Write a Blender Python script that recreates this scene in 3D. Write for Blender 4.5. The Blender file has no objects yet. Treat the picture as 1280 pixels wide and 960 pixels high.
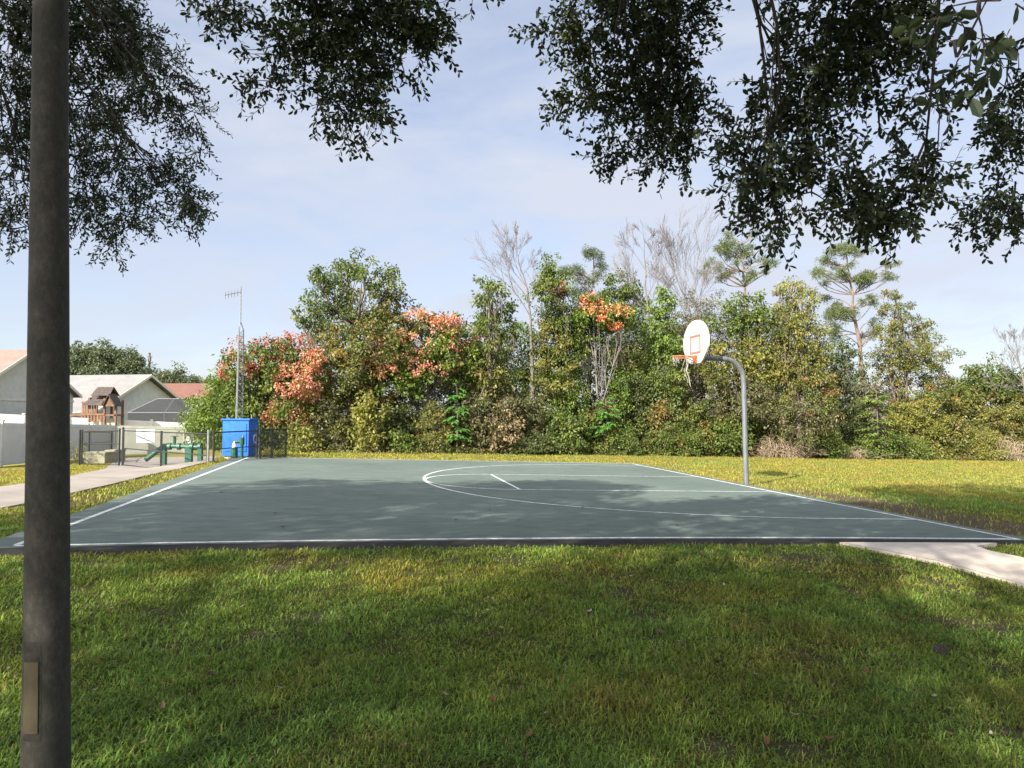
import bpy, math, random
import numpy as np
from math import sin, cos, radians, pi
from mathutils import Vector
rng = np.random.default_rng(7)
random.seed(7)
S = bpy.context.scene
C = S.collection

# ------------------------------------------------------------------ camera / court geometry
F = 888.0; PIT = 0.0446; ROL = 0.0296; YAW = 0.1969
CX, CY, CH = 5.554, 17.705, 1.523
c_, s_ = cos(PIT), sin(PIT); cr, sr = cos(ROL), sin(ROL)

def tilt(X, Y, Z):
    """court frame (flat court, camera at origin) -> world: the ground falls gently to the right"""
    yy = Y*c_ + Z*s_; zz = -Y*s_ + Z*c_
    x2 = cr*X + sr*zz; z2 = -sr*X + cr*zz
    return x2, yy*c_ - z2*s_, yy*s_ + z2*c_ + CH
_p0 = np.array(tilt(0, 10, -CH)); _p1 = np.array(tilt(5, 10, -CH)); _p2 = np.array(tilt(0, 20, -CH))
_n = np.cross(_p1-_p0, _p2-_p0); PA, PB = -_n[0]/_n[2], -_n[1]/_n[2]; PC = _p0[2]-PA*_p0[0]-PB*_p0[1]
def plane(x, y): return PA*x + PB*y + PC
def sm(e0, e1, x):
    t = np.clip((x-e0)/(e1-e0), 0, 1); return t*t*(3-2*t)
def crown_of(a, b):
    return 0.06*np.clip(1-((a-6.0)/6.9)**2, 0, 1)*(1-sm(-8.3, -2.5, b))
def court_xy(a, b):
    X = CX - a*cos(YAW) - b*sin(YAW); Y = CY - a*sin(YAW) + b*cos(YAW)
    x, y, z = tilt(X, Y, -CH)
    return x, y, z + crown_of(np.asarray(a, float), np.asarray(b, float))
def to_ab(x, y):
    dx = np.asarray(x)-CX-0.045; dy = np.asarray(y)-CY
    return -(dx*cos(YAW)+dy*sin(YAW)), -dx*sin(YAW)+dy*cos(YAW)

# value noise
_lat = np.random.default_rng(3).random((256, 256))
def vnoise(x, y):
    x = np.asarray(x, float); y = np.asarray(y, float)
    xi = np.floor(x).astype(int); yi = np.floor(y).astype(int)
    fx = x-xi; fy = y-yi; fx = fx*fx*(3-2*fx); fy = fy*fy*(3-2*fy)
    a = _lat[xi % 256, yi % 256]; b = _lat[(xi+1) % 256, yi % 256]
    c = _lat[xi % 256, (yi+1) % 256]; d = _lat[(xi+1) % 256, (yi+1) % 256]
    return (a*(1-fx)+b*fx)*(1-fy) + (c*(1-fx)+d*fx)*fy
def fbm(x, y, o=4):
    v = 0; amp = .5
    for i in range(o):
        v = v + amp*vnoise(x*2**i+17.3*i, y*2**i+5.1*i); amp *= .5
    return v/(1-.5**o)

A0, A1, B0, B1 = -0.28, 12.85, -8.42, 7.15      # the paved slab in court coordinates
def ground_z(x, y):
    x = np.asarray(x, float); y = np.asarray(y, float)
    xc = np.clip(x, -30, 45); yc = np.clip(y, -30, 60)
    zp = plane(xc, yc)
    zl = .08 - .018*(yc-12) - .015*np.clip(-12-xc, 0, 40)
    w = sm(-8.4, -11.5, xc) * sm(8, 13, y)
    z = zp*(1-w) + zl*w - 0.055
    a_, b_ = to_ab(x, y)
    z = z + (crown_of(a_, np.full(np.shape(a_), -8.4))+.048)*sm(-11.0, -8.6, b_)*(b_ < B0+.2)
    z = z + .03*(fbm(x*.5+9, y*.5+2, 3)-.5)*np.where(court_mask(x, y, .3), 0, 1)
    return z
def court_mask(x, y, m=0.0):
    a, b = to_ab(x, y)
    return (a > A0-m) & (a < A1+m) & (b > B0-m) & (b < B1+m)

def at(u, v, Y):
    """the point seen at photo pixel (u, v) at distance Y"""
    dx, dz = (u-640)/F, (480-v)/F
    y = c_ - s_*dz; z = s_ + c_*dz
    k = Y/y
    return np.array([dx*k, Y, z*k + CH])
def gp(u, v):
    """ground point under pixel"""
    dx, dz = (u-640)/F, (480-v)/F
    d = np.array([dx, c_-s_*dz, s_+c_*dz]); t = 5.0
    for i in range(60):
        p = d*t; z = float(ground_z(p[0], p[1])) - CH
        t2 = z/d[2] if d[2] < -1e-4 else t
        t = t + .5*(min(max(t2, 1), 200)-t)
    p = d*t
    return np.array([p[0], p[1], float(ground_z(p[0], p[1]))])

# ------------------------------------------------------------------ mesh helpers
class MB:
    def __init__(s): s.v = []; s.f = []; s.n = 0; s.c = []
    def add(s, verts, faces, col=None):
        verts = np.asarray(verts, float).reshape(-1, 3)
        s.v.append(verts)
        for fa in (faces if isinstance(faces, list) else [faces]):
            s.f.append(np.asarray(fa, int)+s.n)
        if col is not None:
            col = np.asarray(col, float)
            s.c.append(np.broadcast_to(col, (len(verts), 3)) if col.ndim == 1 else col)
        s.n += len(verts)
    def box(s, c, d, rz=0.0, rx=0.0, ry=0.0):
        x, y, z = d[0]/2, d[1]/2, d[2]/2
        v = np.array([(i*x, j*y, k*z) for i in (-1, 1) for j in (-1, 1) for k in (-1, 1)])
        if rx: v = v @ np.array([[1, 0, 0], [0, cos(rx), sin(rx)], [0, -sin(rx), cos(rx)]])
        if ry: v = v @ np.array([[cos(ry), 0, -sin(ry)], [0, 1, 0], [sin(ry), 0, cos(ry)]])
        if rz: v = v @ np.array([[cos(rz), sin(rz), 0], [-sin(rz), cos(rz), 0], [0, 0, 1]])
        s.add(v+np.array(c), np.array([(0, 1, 3, 2), (4, 6, 7, 5), (0, 4, 5, 1), (2, 3, 7, 6), (0, 2, 6, 4), (1, 5, 7, 3)]))
    def tube(s, pts, rad, n=6, caps=False, col=None):
        pts = np.asarray(pts, float); k = len(pts)
        rad = np.broadcast_to(np.asarray(rad, float), (k,))
        t = np.gradient(pts, axis=0); t /= np.linalg.norm(t, axis=1)[:, None]+1e-9
        ref = np.array([0, 0, 1.]) if abs(t[0, 2]) < .9 else np.array([1., 0, 0])
        u = np.cross(t, ref); u /= np.linalg.norm(u, axis=1)[:, None]+1e-9
        w = np.cross(t, u)
        a = np.arange(n)/n*2*pi
        ring = pts[:, None]+rad[:, None, None]*(np.cos(a)[None, :, None]*u[:, None]+np.sin(a)[None, :, None]*w[:, None])
        i = np.arange(k-1)[:, None]*n; j = np.arange(n)[None]; j2 = (j+1) % n
        q = np.stack([i+j, i+j2, i+n+j2, i+n+j], -1).reshape(-1, 4)
        fs = [q]
        if caps: fs += [np.arange(n)[None, ::-1], (np.arange(n)+(k-1)*n)[None]]
        s.add(ring.reshape(-1, 3), fs, col)
    def bar(s, a, b, r, n=6, caps=True): s.tube([a, b], [r, r], n, caps)
    def prism(s, poly, y0, y1, fr=lambda p: p):
        """poly (x,z) extruded along y"""
        k = len(poly)
        v = [fr((x, y0, z)) for x, z in poly]+[fr((x, y1, z)) for x, z in poly]
        i = np.arange(k); j = (i+1) % k
        s.add(v, [i[None], (i+k)[None, ::-1], np.stack([i, i+k, j+k, j], -1)])
    def slab(s, poly, z0, z1):
        """poly xy outline from z0 to z1 (z0,z1 may be arrays)"""
        k = len(poly); p = np.asarray(poly, float)
        z0 = np.broadcast_to(z0, (k,)); z1 = np.broadcast_to(z1, (k,))
        v = np.concatenate([np.c_[p, z0], np.c_[p, z1]])
        i = np.arange(k); j = (i+1) % k
        s.add(v, [i[None, ::-1], (i+k)[None], np.stack([i, j, j+k, i+k], -1)])
    def build(s, name, m, parent=None, loc=None, smooth=False):
        me = bpy.data.meshes.new(name)
        v = np.concatenate(s.v) if s.v else np.zeros((0, 3))
        if loc is not None: v = v - np.asarray(loc, float)
        me.vertices.add(len(v)); me.vertices.foreach_set('co', v.astype(np.float32).ravel())
        tot = np.concatenate([np.full(len(f), f.shape[1]) for f in s.f])
        idx = np.concatenate([f.ravel() for f in s.f])
        me.loops.add(len(idx)); me.loops.foreach_set('vertex_index', idx.astype(np.int32))
        me.polygons.add(len(tot))
        st = np.concatenate([[0], np.cumsum(tot)[:-1]])
        me.polygons.foreach_set('loop_start', st.astype(np.int32))
        me.polygons.foreach_set('use_smooth', np.full(len(tot), bool(smooth)))
        if s.c:
            ca = me.color_attributes.new('tint', 'FLOAT_COLOR', 'POINT')
            cc = np.ones((len(v), 4), np.float32); cc[:, :3] = np.concatenate(s.c)
            ca.data.foreach_set('color', cc.ravel())
        me.update(calc_edges=True); me.validate()
        o = bpy.data.objects.new(name, me); C.objects.link(o)
        if m is not None: me.materials.append(m)
        if parent is not None: o.parent = parent
        elif loc is not None: o.location = loc
        return o

def tag(o, label=None, cat=None, group=None, kind=None):
    if label: o['label'] = label
    if cat: o['category'] = cat
    if group: o['group'] = group
    if kind: o['kind'] = kind
    return o
def thing(name, label, cat, loc, group=None):
    o = bpy.data.objects.new(name, None); C.objects.link(o)
    o.location = [float(q) for q in loc]; o.empty_display_size = .2
    return tag(o, label, cat, group)

# ------------------------------------------------------------------ materials
def newmat(name):
    m = bpy.data.materials.new(name); m.use_nodes = True
    nt = m.node_tree; nt.nodes.clear()
    out = nt.nodes.new('ShaderNodeOutputMaterial'); b = nt.nodes.new('ShaderNodeBsdfPrincipled')
    nt.links.new(b.outputs[0], out.inputs[0])
    return m, nt, b, out
def N(nt, t, **kw):
    n = nt.nodes.new(t)
    for k, v in kw.items():
        if k in n.inputs: n.inputs[k].default_value = v
        else: setattr(n, k, v)
    return n
def coords(nt, kind='Object', scale=None):
    tc = nt.nodes.new('ShaderNodeTexCoord')
    if scale is None: return tc.outputs[kind]
    mp = nt.nodes.new('ShaderNodeMapping'); mp.inputs['Scale'].default_value = scale
    nt.links.new(tc.outputs[kind], mp.inputs['Vector']); return mp.outputs[0]
def noise(nt, vec, scale, detail=5, rough=.6, dist=0.0):
    n = nt.nodes.new('ShaderNodeTexNoise')
    n.inputs['Scale'].default_value = scale; n.inputs['Detail'].default_value = detail
    n.inputs['Roughness'].default_value = rough; n.inputs['Distortion'].default_value = dist
    nt.links.new(vec, n.inputs['Vector']); return n.outputs['Fac']
def ramp(nt, fac, stops, interp='LINEAR'):
    r = nt.nodes.new('ShaderNodeValToRGB'); r.color_ramp.interpolation = interp
    el = r.color_ramp.elements
    while len(el) < len(stops): el.new(.5)
    for e, (p, c) in zip(el, stops):
        e.position = p; e.color = (c, c, c, 1) if isinstance(c, (int, float)) else (*c, 1)
    nt.links.new(fac, r.inputs[0]); return r.outputs[0]
def mix(nt, fac, a, b, mode='MIX'):
    m = nt.nodes.new('ShaderNodeMix'); m.data_type = 'RGBA'; m.blend_type = mode
    for sock, val in ((m.inputs[0], fac), (m.inputs[6], a), (m.inputs[7], b)):
        if hasattr(val, 'is_linked') or hasattr(val, 'node'): nt.links.new(val, sock)
        elif isinstance(val, (int, float)): sock.default_value = val
        else: sock.default_value = (*val, 1)
    return m.outputs[2]
def bump(nt, b, h, strength=.3, dist=.01):
    bp = nt.nodes.new('ShaderNodeBump'); bp.inputs['Strength'].default_value = strength
    bp.inputs['Distance'].default_value = dist
    nt.links.new(h, bp.inputs['Height']); nt.links.new(bp.outputs[0], b.inputs['Normal'])

def speckled(name, c1, c2, scale=6, rough=.7, bs=.2, bd=.005, metallic=0.0, stops=(.35, .65), spec=.4, detail=6, stretch=None):
    m, nt, b, out = newmat(name)
    v = coords(nt, 'Object', stretch)
    f = noise(nt, v, scale, detail)
    nt.links.new(ramp(nt, f, [(stops[0], c1), (stops[1], c2)]), b.inputs['Base Color'])
    b.inputs['Roughness'].default_value = rough; b.inputs['Metallic'].default_value = metallic
    b.inputs['Specular IOR Level'].default_value = spec
    if bs: bump(nt, b, noise(nt, v, scale*6, 4), bs, bd)
    return m
def leafmat(name, trans=.3, rough=.5, spec=.35):
    m, nt, b, out = newmat(name)
    at_ = nt.nodes.new('ShaderNodeAttribute'); at_.attribute_name = 'tint'
    nt.links.new(at_.outputs['Color'], b.inputs['Base Color'])
    b.inputs['Roughness'].default_value = rough; b.inputs['Specular IOR Level'].default_value = spec
    tr = nt.nodes.new('ShaderNodeBsdfTranslucent')
    tcol = mix(nt, 1.0, at_.outputs['Color'], (1.25, 1.3, .6), 'MULTIPLY')
    nt.links.new(tcol, tr.inputs['Color'])
    ms = nt.nodes.new('ShaderNodeMixShader'); ms.inputs[0].default_value = trans
    nt.links.new(b.outputs[0], ms.inputs[1]); nt.links.new(tr.outputs[0], ms.inputs[2])
    nt.links.new(ms.outputs[0], out.inputs[0])
    return m
M = {}
M['leaf'] = leafmat('foliage')
M['oakleaf'] = leafmat('oak_foliage', .14, .5, .25)
M['canopyleaf'] = leafmat('oak_crown_foliage', .3, .5, .25)
M['needle'] = leafmat('pine_needles', .15, .6, .2)
M['grass'] = leafmat('grass_blades', .4, .6, .2)
M['bark'] = speckled('bark', (.07, .055, .045), (.17, .14, .115), 9, .9, .6, .02, stretch=(1, 1, .3))
M['darkbark'] = speckled('dark_oak_bark', (.03, .026, .022), (.07, .06, .05), 12, .9, .6, .02, stretch=(1, 1, .3))
M['palebark'] = speckled('pale_dead_bark', (.14, .12, .11), (.22, .195, .18), 8, .9, .3, .01, stretch=(1, 1, .3))
M['drybark'] = speckled('dry_grey_bark', (.10, .088, .08), (.165, .145, .135), 8, .9, .3, .01, stretch=(1, 1, .3))
M['pinebark'] = speckled('pine_bark', (.12, .09, .072), (.21, .165, .135), 8, .9, .5, .02, stretch=(1, 1, .4))
M['deadtwig'] = speckled('dead_twigs', (.20, .15, .10), (.34, .27, .19), 5, .9, 0)
M['litter'] = leafmat('fallen_leaf', .1, .7, .2)

# court surface: worn teal acrylic over asphalt, with scuffs, dust streaks and pale chips
def court_material():
    m, nt, b, out = newmat('court_acrylic')
    v = coords(nt); vs = coords(nt, 'Object', (1, 2.2, 1))
    big = noise(nt, v, .35, 4, .6); med = noise(nt, vs, 2.2, 6, .65, .6); fine = noise(nt, v, 90, 3, .7); chips = noise(nt, vs, 7, 5, .7, .3)
    base = ramp(nt, big, [(.3, (.094, .124, .110)), (.7, (.130, .166, .147))])
    c = mix(nt, ramp(nt, med, [(.48, 0.0), (.72, .55)]), base, (.068, .083, .079))
    c = mix(nt, ramp(nt, chips, [(.62, 0.0), (.72, .6)]), c, (.19, .21, .195))
    c = mix(nt, ramp(nt, fine, [(.35, .25), (.6, 0.0)]), c, (.05, .06, .056))
    st = noise(nt, coords(nt, 'Object', (.5, 3.0, 1)), 1.6, 6, .7, 1.2)
    c = mix(nt, ramp(nt, st, [(.55, 0.0), (.66, .45)]), c, (.055, .066, .066))
    wet = noise(nt, v, .9, 3, .5, .4)
    c = mix(nt, ramp(nt, wet, [(.60, 0.0), (.63, .28), (.68, .12)]), c, (.16, .175, .16))
    nt.links.new(c, b.inputs['Base Color'])
    nt.links.new(ramp(nt, med, [(.3, .62), (.7, .8)]), b.inputs['Roughness'])
    b.inputs['Specular IOR Level'].default_value = .16
    bump(nt, b, fine, .35, .003)
    return m
M['court'] = court_material()
M['courtside'] = speckled('asphalt_edge', (.03, .03, .032), (.07, .068, .066), 20, .9, .5, .01)
M['apron'] = speckled('worn_asphalt', (.018, .018, .017), (.042, .040, .037), 3.0, .95, .5, .006, stops=(.3, .7), spec=.08)
M['line'] = speckled('white_court_paint', (.34, .36, .35), (.66, .67, .66), 11, .7, .2, .002, stops=(.34, .56))
M['concrete'] = speckled('path_concrete', (.46, .40, .34), (.58, .51, .44), 1.5, .85, .25, .004)
M['pinkconcrete'] = speckled('driveway_concrete', (.195, .17, .15), (.265, .235, .205), .8, .85, .2, .004)

def ground_material():
    m, nt, b, out = newmat('lawn_ground')
    at_ = nt.nodes.new('ShaderNodeAttribute'); at_.attribute_name = 'tint'
    v = coords(nt)
    f1 = noise(nt, v, 14, 6, .7); f2 = noise(nt, v, 60, 4, .7)
    c = mix(nt, ramp(nt, f1, [(.35, .5), (.62, 0.0)]), at_.outputs['Color'], (.05, .045, .025))
    c = mix(nt, ramp(nt, f2, [(.3, .5), (.55, 0.0)]), c, (.03, .03, .016))
    nt.links.new(c, b.inputs['Base Color']); b.inputs['Roughness'].default_value = .95
    b.inputs['Specular IOR Level'].default_value = .1
    bump(nt, b, mix(nt, .5, f1, f2), .9, .04)
    return m
M['ground'] = ground_material()

# ------------------------------------------------------------------ ground
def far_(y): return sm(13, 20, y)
def grass_state(x, y):
    """dryness 0..1 and bare soil 0..1"""
    a, b = to_ab(x, y)
    n1 = fbm(x*.55+3, y*.55+8, 4); n2 = fbm(x*1.7+31, y*1.7+12, 4); n3 = fbm(x*4+1, y*4+5, 3)
    dry = .19 + 1.2*(n1-.5) + 1.3*(n2-.5) + .6*(n3-.5)
    far = sm(13, 20, y)
    dry = dry + far*.72
    left = (a > A1-.2).astype(float)*sm(8, 11, y)
    dry = dry + left*.45
    base = (1-sm(.2, 3.0, -a-.2))*(a < A0+.3)*sm(-9.5, -6, b)          # strip beside the baseline
    dry = dry + base*.5
    soil = np.clip((fbm(x*1.9+71, y*1.9+33, 4)-.53)*6, 0, 1)*np.clip((n3-.38)*4, 0, 1)*.9*(1-far_(y))
    worn = np.clip(1-np.abs(-a-1.1)/1.6, 0, 1)*(a < A0+.1)*sm(-9, -7.5, b)*(1-sm(-3.0, 1.0, b))
    soil = np.maximum(soil, np.clip(worn*1.9*(.35+n3)+(n2-.5), 0, 1)*worn**.3*(worn > 0))
    d = np.hypot(x-3.2, y-8.0)
    soil = np.maximum(soil, np.clip(1-d/1.0, 0, 1)*np.clip(n3*1.8, 0, 1))
    return np.clip(dry, 0, 1), np.clip(soil, 0, 1)
GREEN = np.array([.165, .25, .05]); YEL = np.array([.27, .25, .052]); TAN = np.array([.27, .19, .09]); SOIL = np.array([.10, .075, .055])
def ground_axis(lo, hi, step, far, k):
    core = np.arange(lo, hi+1e-6, step); g = []
    d = step
    x = hi
    while x < far: d *= k; x += d; g.append(x)
    d = step; x = lo; h = []
    while x > -far: d *= k; x -= d; h.append(x)
    return np.array(h[::-1]+list(core)+g)
gx = ground_axis(-22, 30, .2, 2500, 1.25); gy = ground_axis(0, 40, .2, 2500, 1.25)
XX, YY = np.meshgrid(gx, gy, indexing='ij')
ZZ = ground_z(XX, YY)
ZZ = np.where(court_mask(XX, YY, -.25), ZZ-.06, ZZ)
dry, soil = grass_state(XX, YY)
gc = GREEN*(1-dry[..., None])+YEL*dry[..., None]
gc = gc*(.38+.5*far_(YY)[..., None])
gc = gc*(1-soil[..., None])+SOIL*soil[..., None]
g = MB(); nx, ny = len(gx), len(gy)
I = (np.arange(nx-1)[:, None]*ny+np.arange(ny-1)[None]).ravel()
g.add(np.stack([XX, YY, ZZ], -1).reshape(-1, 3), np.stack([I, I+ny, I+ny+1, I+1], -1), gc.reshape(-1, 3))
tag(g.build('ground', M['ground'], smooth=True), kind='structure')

# paths -----------------------------------------------------------------
def path_grid(name, left, right, m, up, joint=None, flat=False):
    """a strip between two polylines, cut into panels along its length with joints"""
    b = MB()
    L = np.asarray(left, float); R = np.asarray(right, float)
    def samp(P, n):
        d = np.r_[0, np.cumsum(np.hypot(*np.diff(P, axis=0).T))]; t = np.linspace(0, d[-1], n)
        return np.c_[np.interp(t, d, P[:, 0]), np.interp(t, d, P[:, 1])]
    n = 41; l = samp(L, n); r = samp(R, n); mm = 9; step = joint or 8
    for i0 in range(0, n-1, step):
        i1 = min(i0+step, n-1); ts = np.linspace(i0+.04, i1-.04, 9)
        lx = np.stack([np.interp(ts, np.arange(n), l[:, c]) for c in (0, 1)], -1); rx = np.stack([np.interp(ts, np.arange(n), r[:, c]) for c in (0, 1)], -1)
        f = np.linspace(0, 1, mm)[None, :, None]; G = lx[:, None]*(1-f)+rx[:, None]*f
        Z = ground_z(G[..., 0], G[..., 1]); 
        if flat: Z = np.where(True, Z, Z)
        V = np.concatenate([G, (Z+up)[..., None]], -1).reshape(-1, 3); na_ = 9
        I = (np.arange(na_-1)[:, None]*mm+np.arange(mm-1)[None]).ravel()
        ring = [j for j in range(mm)]+[k*mm+mm-1 for k in range(1, na_)]+[(na_-1)*mm+j for j in range(mm-2, -1, -1)]+[k*mm for k in range(na_-2, 0, -1)]
        top = V[ring]; k = len(top); e = np.arange(k); e2 = (e+1) % k
        b.add(V, np.stack([I, I+1, I+mm+1, I+mm], -1))
        b.add(np.concatenate([top-np.array([0, 0, .003]), top-np.array([0, 0, .14])]), np.stack([e, e2, e2+k, e+k], -1))
    return tag(b.build(name, m), kind='structure'), np.concatenate([l, r[::-1]])
_, RPOLY = path_grid('concrete_path', [court_xy(3.2, B0-.03)[:2], gp(1100, 692)[:2], gp(1180, 708)[:2], gp(1279, 736)[:2], (5.6, 4.3), (6.2, .3)],
                     [court_xy(.9, B0-.03)[:2], gp(1215, 689)[:2], gp(1240, 693.5)[:2], gp(1279, 702)[:2], (7.0, 5.0), (7.6, .3)], M['concrete'], .05, 10)
_, LPOLY = path_grid('concrete_driveway', [gp(-160, 632)[:2], gp(0, 610)[:2], gp(89, 596)[:2], gp(132, 587)[:2], gp(140, 580)[:2], gp(150, 573)[:2]],
                     [gp(-160, 668)[:2], gp(0, 638)[:2], gp(85, 619)[:2], gp(200, 592)[:2], gp(268, 577)[:2], gp(276, 571)[:2]], M['pinkconcrete'], .03, 10)
def inpoly(x, y, P):
    x = np.asarray(x); y = np.asarray(y); r = np.zeros(x.shape, bool); n = len(P)
    for i in range(n):
        x0, y0 = P[i]; x1, y1 = P[(i+1) % n]
        if y0 == y1: continue
        r ^= ((y0 > y) != (y1 > y)) & (x < (x1-x0)*(y-y0)/(y1-y0)+x0)
    return r

# court -----------------------------------------------------------------
aa = np.linspace(A0, A1, 60); bb = np.linspace(B0, B1, 70)
AA, BB = np.meshgrid(aa, bb, indexing='ij')
edge = .03*(fbm(AA*2, BB*2+40, 3)-.5)
AAe = AA+np.where((AA == A0) | (AA == A1), edge, 0); BBe = BB+np.where((BB == B0) | (BB == B1), edge*2, 0)
px, py, pz = court_xy(AAe, BBe)
b = MB(); na, nb = AA.shape
I = (np.arange(na-1)[:, None]*nb+np.arange(nb-1)[None]).ravel()
b.add(np.stack([px, py, pz], -1).reshape(-1, 3), np.stack([I, I+1, I+nb+1, I+nb], -1))
tag(b.build('court', M['court'], smooth=True), kind='structure')
b = MB()
rim = [(i, 0) for i in range(na)]+[(na-1, j) for j in range(1, nb)]+[(i, nb-1) for i in range(na-2, -1, -1)]+[(0, j) for j in range(nb-2, 0, -1)]
top = np.array([(px[i, j], py[i, j], pz[i, j]) for i, j in rim]); k = len(top)
e = np.arange(k); e2 = (e+1) % k
b.add(np.concatenate([top-np.array([0, 0, .002]), top-np.array([0, 0, .16])]), np.stack([e, e2, e2+k, e+k], -1))
tag(b.build('court_edge', M['courtside']), kind='structure')
# bare asphalt apron beyond the near line
b = MB(); an = np.linspace(A0-.01, A1+.01, 70); rows = []
for bb_, wv in ((-8.0, .03), (-8.2, 0), (B0+.0, .0)):
    x, y, z = court_xy(an, np.full(70, bb_)+wv*(fbm(an*3, an*0+9, 3)-.5)); rows.append(np.c_[x, y, np.asarray(z)+.003])
i = np.arange(69); b.add(np.concatenate(rows), [np.stack([i, i+70, i+71, i+1], -1), np.stack([i+70, i+140, i+141, i+71], -1)])
tag(b.build('asphalt_apron', M['apron']), kind='structure')
# painted lines
b = MB()
def stripe(pts, w=.06, closed=False):
    P = np.asarray(pts, float); t = np.gradient(P, axis=0); t /= np.linalg.norm(t, axis=1)[:, None]
    n = np.c_[-t[:, 1], t[:, 0]]*w/2
    L = P+n; R = P-n
    v = []
    for Q in (L, R):
        x, y, z = court_xy(Q[:, 0], Q[:, 1]); v.append(np.c_[x, y, np.asarray(z)+.004])
    k = len(P); i = np.arange(k-1)
    b.add(np.concatenate(v), np.stack([i, i+k, i+k+1, i+1], -1))
def seg(p, q, n=40): return np.c_[np.linspace(p[0], q[0], n), np.linspace(p[1], q[1], n)]
stripe(seg((0.03, -7.9), (12.5, -7.9)), .07)
stripe(seg((0, -7.935), (0, 6.92)), .07)
stripe(seg((12.5, -7.86), (12.5, 6.93)), .07)
stripe(seg((0.04, 6.9), (12.46, 6.9)), .06)
th = np.linspace(-pi/2, pi/2, 80)
arc = np.r_[seg((.04, -6.02), (1.55, -6.02), 10), np.c_[1.6+6.02*np.cos(th), 6.02*np.sin(th)], seg((1.55, 6.02), (.04, 6.02), 10)]
stripe(arc, .055)
for s in (-1, 1): stripe(seg((.04, 1.83*s), (5.80, 1.83*s)), .05)
stripe(seg((5.79, -1.80), (5.79, 1.80)), .055)
th = np.linspace(-pi/2+.012, pi/2-.012, 50)
stripe(np.c_[5.815+1.78*np.cos(th), 1.83*np.sin(th)], .05)
tag(b.build('court_markings', M['line']), kind='structure')

# ------------------------------------------------------------------ grass blades
def blades(x, y, L, W, lean, col, mb):
    n = len(x); z = ground_z(x, y)
    az = rng.random(n)*2*pi; d = np.c_[np.cos(az), np.sin(az), np.zeros(n)]
    sd = np.c_[-np.sin(az), np.cos(az), np.zeros(n)]
    p = np.c_[x, y, z-.004]
    h1 = np.cos(lean*.6)*L*.55; r1 = np.sin(lean*.6)*L*.55
    h2 = h1+np.cos(np.minimum(lean*1.5, 1.75))*L*.45; r2 = r1+np.sin(np.minimum(lean*1.5, 1.75))*L*.45
    up = np.array([0, 0, 1.])
    m = p+d*r1[:, None]+up*h1[:, None]; t = p+d*r2[:, None]+up*np.maximum(h2, .008)[:, None]
    w = sd*W[:, None]/2
    v = np.stack([p-w*.8, p+w*.8, m+w, m-w, t], 1)
    i = np.arange(n)[:, None]*5
    mb.add(v.reshape(-1, 3), [i+np.array([[0, 1, 2, 3]]), i+np.array([[3, 2, 4]])], np.repeat(col, 5, 0))
def sow(x0, x1, y0, y1, dens, Lr, Wr, lean, mb, keep=None):
    n = int((x1-x0)*(y1-y0)*dens)
    x = rng.uniform(x0, x1, n); y = rng.uniform(y0, y1, n)
    ok = np.abs(x) < .80*y+1.2
    ok &= ~court_mask(x, y, -.03) & ~inpoly(x, y, RPOLY) & ~inpoly(x, y, LPOLY)
    if keep is not None: ok &= keep(x, y)
    x, y = x[ok], y[ok]
    dry, soil = grass_state(x, y)
    tuft = fbm(x*9+2, y*9+7, 2)
    ok = (rng.random(len(x)) > soil*.93) & (rng.random(len(x)) < .10+1.75*np.clip(tuft-.08, 0, 1))
    x, y, dry, tuft = x[ok], y[ok], dry[ok], tuft[ok]
    n = len(x)
    r = rng.random(n); q = rng.random(n)
    dd = np.clip(dry + (.75-.4*far_(y))*(r-.5), 0, 1)
    col = GREEN*(1-dd[:, None])+YEL*dd[:, None]
    hue = fbm(x*.9+40, y*.9+61, 3)[:, None]
    col = col*(1+(hue-.5)*np.array([.45, .1, -.2]))
    dead = q < .04+.14*dry
    col[dead] = TAN*rng.uniform(.6, 1.1, (dead.sum(), 1))
    jit = (.55-.35*far_(y))[:, None]
    col *= (1+jit*rng.uniform(-1, 1, (n, 1)))*(.75+.55*fbm(x*5+3, y*5+11, 2))[:, None]
    hgt = .45+1.15*fbm(x*2.2+50, y*2.2+20, 3)
    L = rng.uniform(*Lr, n)*hgt; W = rng.uniform(*Wr, n)
    blades(x, y, L, W, rng.uniform(*lean, n), col, mb)
b = MB()
sow(-4.5, 4.5, 2.2, 4.6, 12000, (.026, .07), (.004, .0072), (.5, 1.5), b)
sow(-6.5, 7.0, 4.6, 7.0, 6000, (.026, .07), (.005, .0095), (.5, 1.45), b)
sow(-9.5, 9.0, 7.0, 10.6, 3200, (.026, .07), (.007, .012), (.5, 1.4), b)
sow(-16.5, -6, 9.5, 27, 480, (.04, .08), (.010, .02), (.3, 1.1), b, lambda x, y: to_ab(x, y)[0] > A1-.1)
sow(3.5, 17, 9.5, 18, 700, (.04, .09), (.009, .018), (.3, 1.1), b, lambda x, y: to_ab(x, y)[0] < A0+.1)
sow(-2, 34, 18, 42, 300, (.04, .08), (.014, .026), (.3, 1.1), b, lambda x, y: (to_ab(x, y)[0] < A0) | (to_ab(x, y)[1] > B1))
sow(-11, -2, 20, 28, 160, (.05, .12), (.02, .034), (.3, 1.1), b, lambda x, y: to_ab(x, y)[1] > B1)
tag(b.build('grass', M['grass']), kind='stuff')

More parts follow.
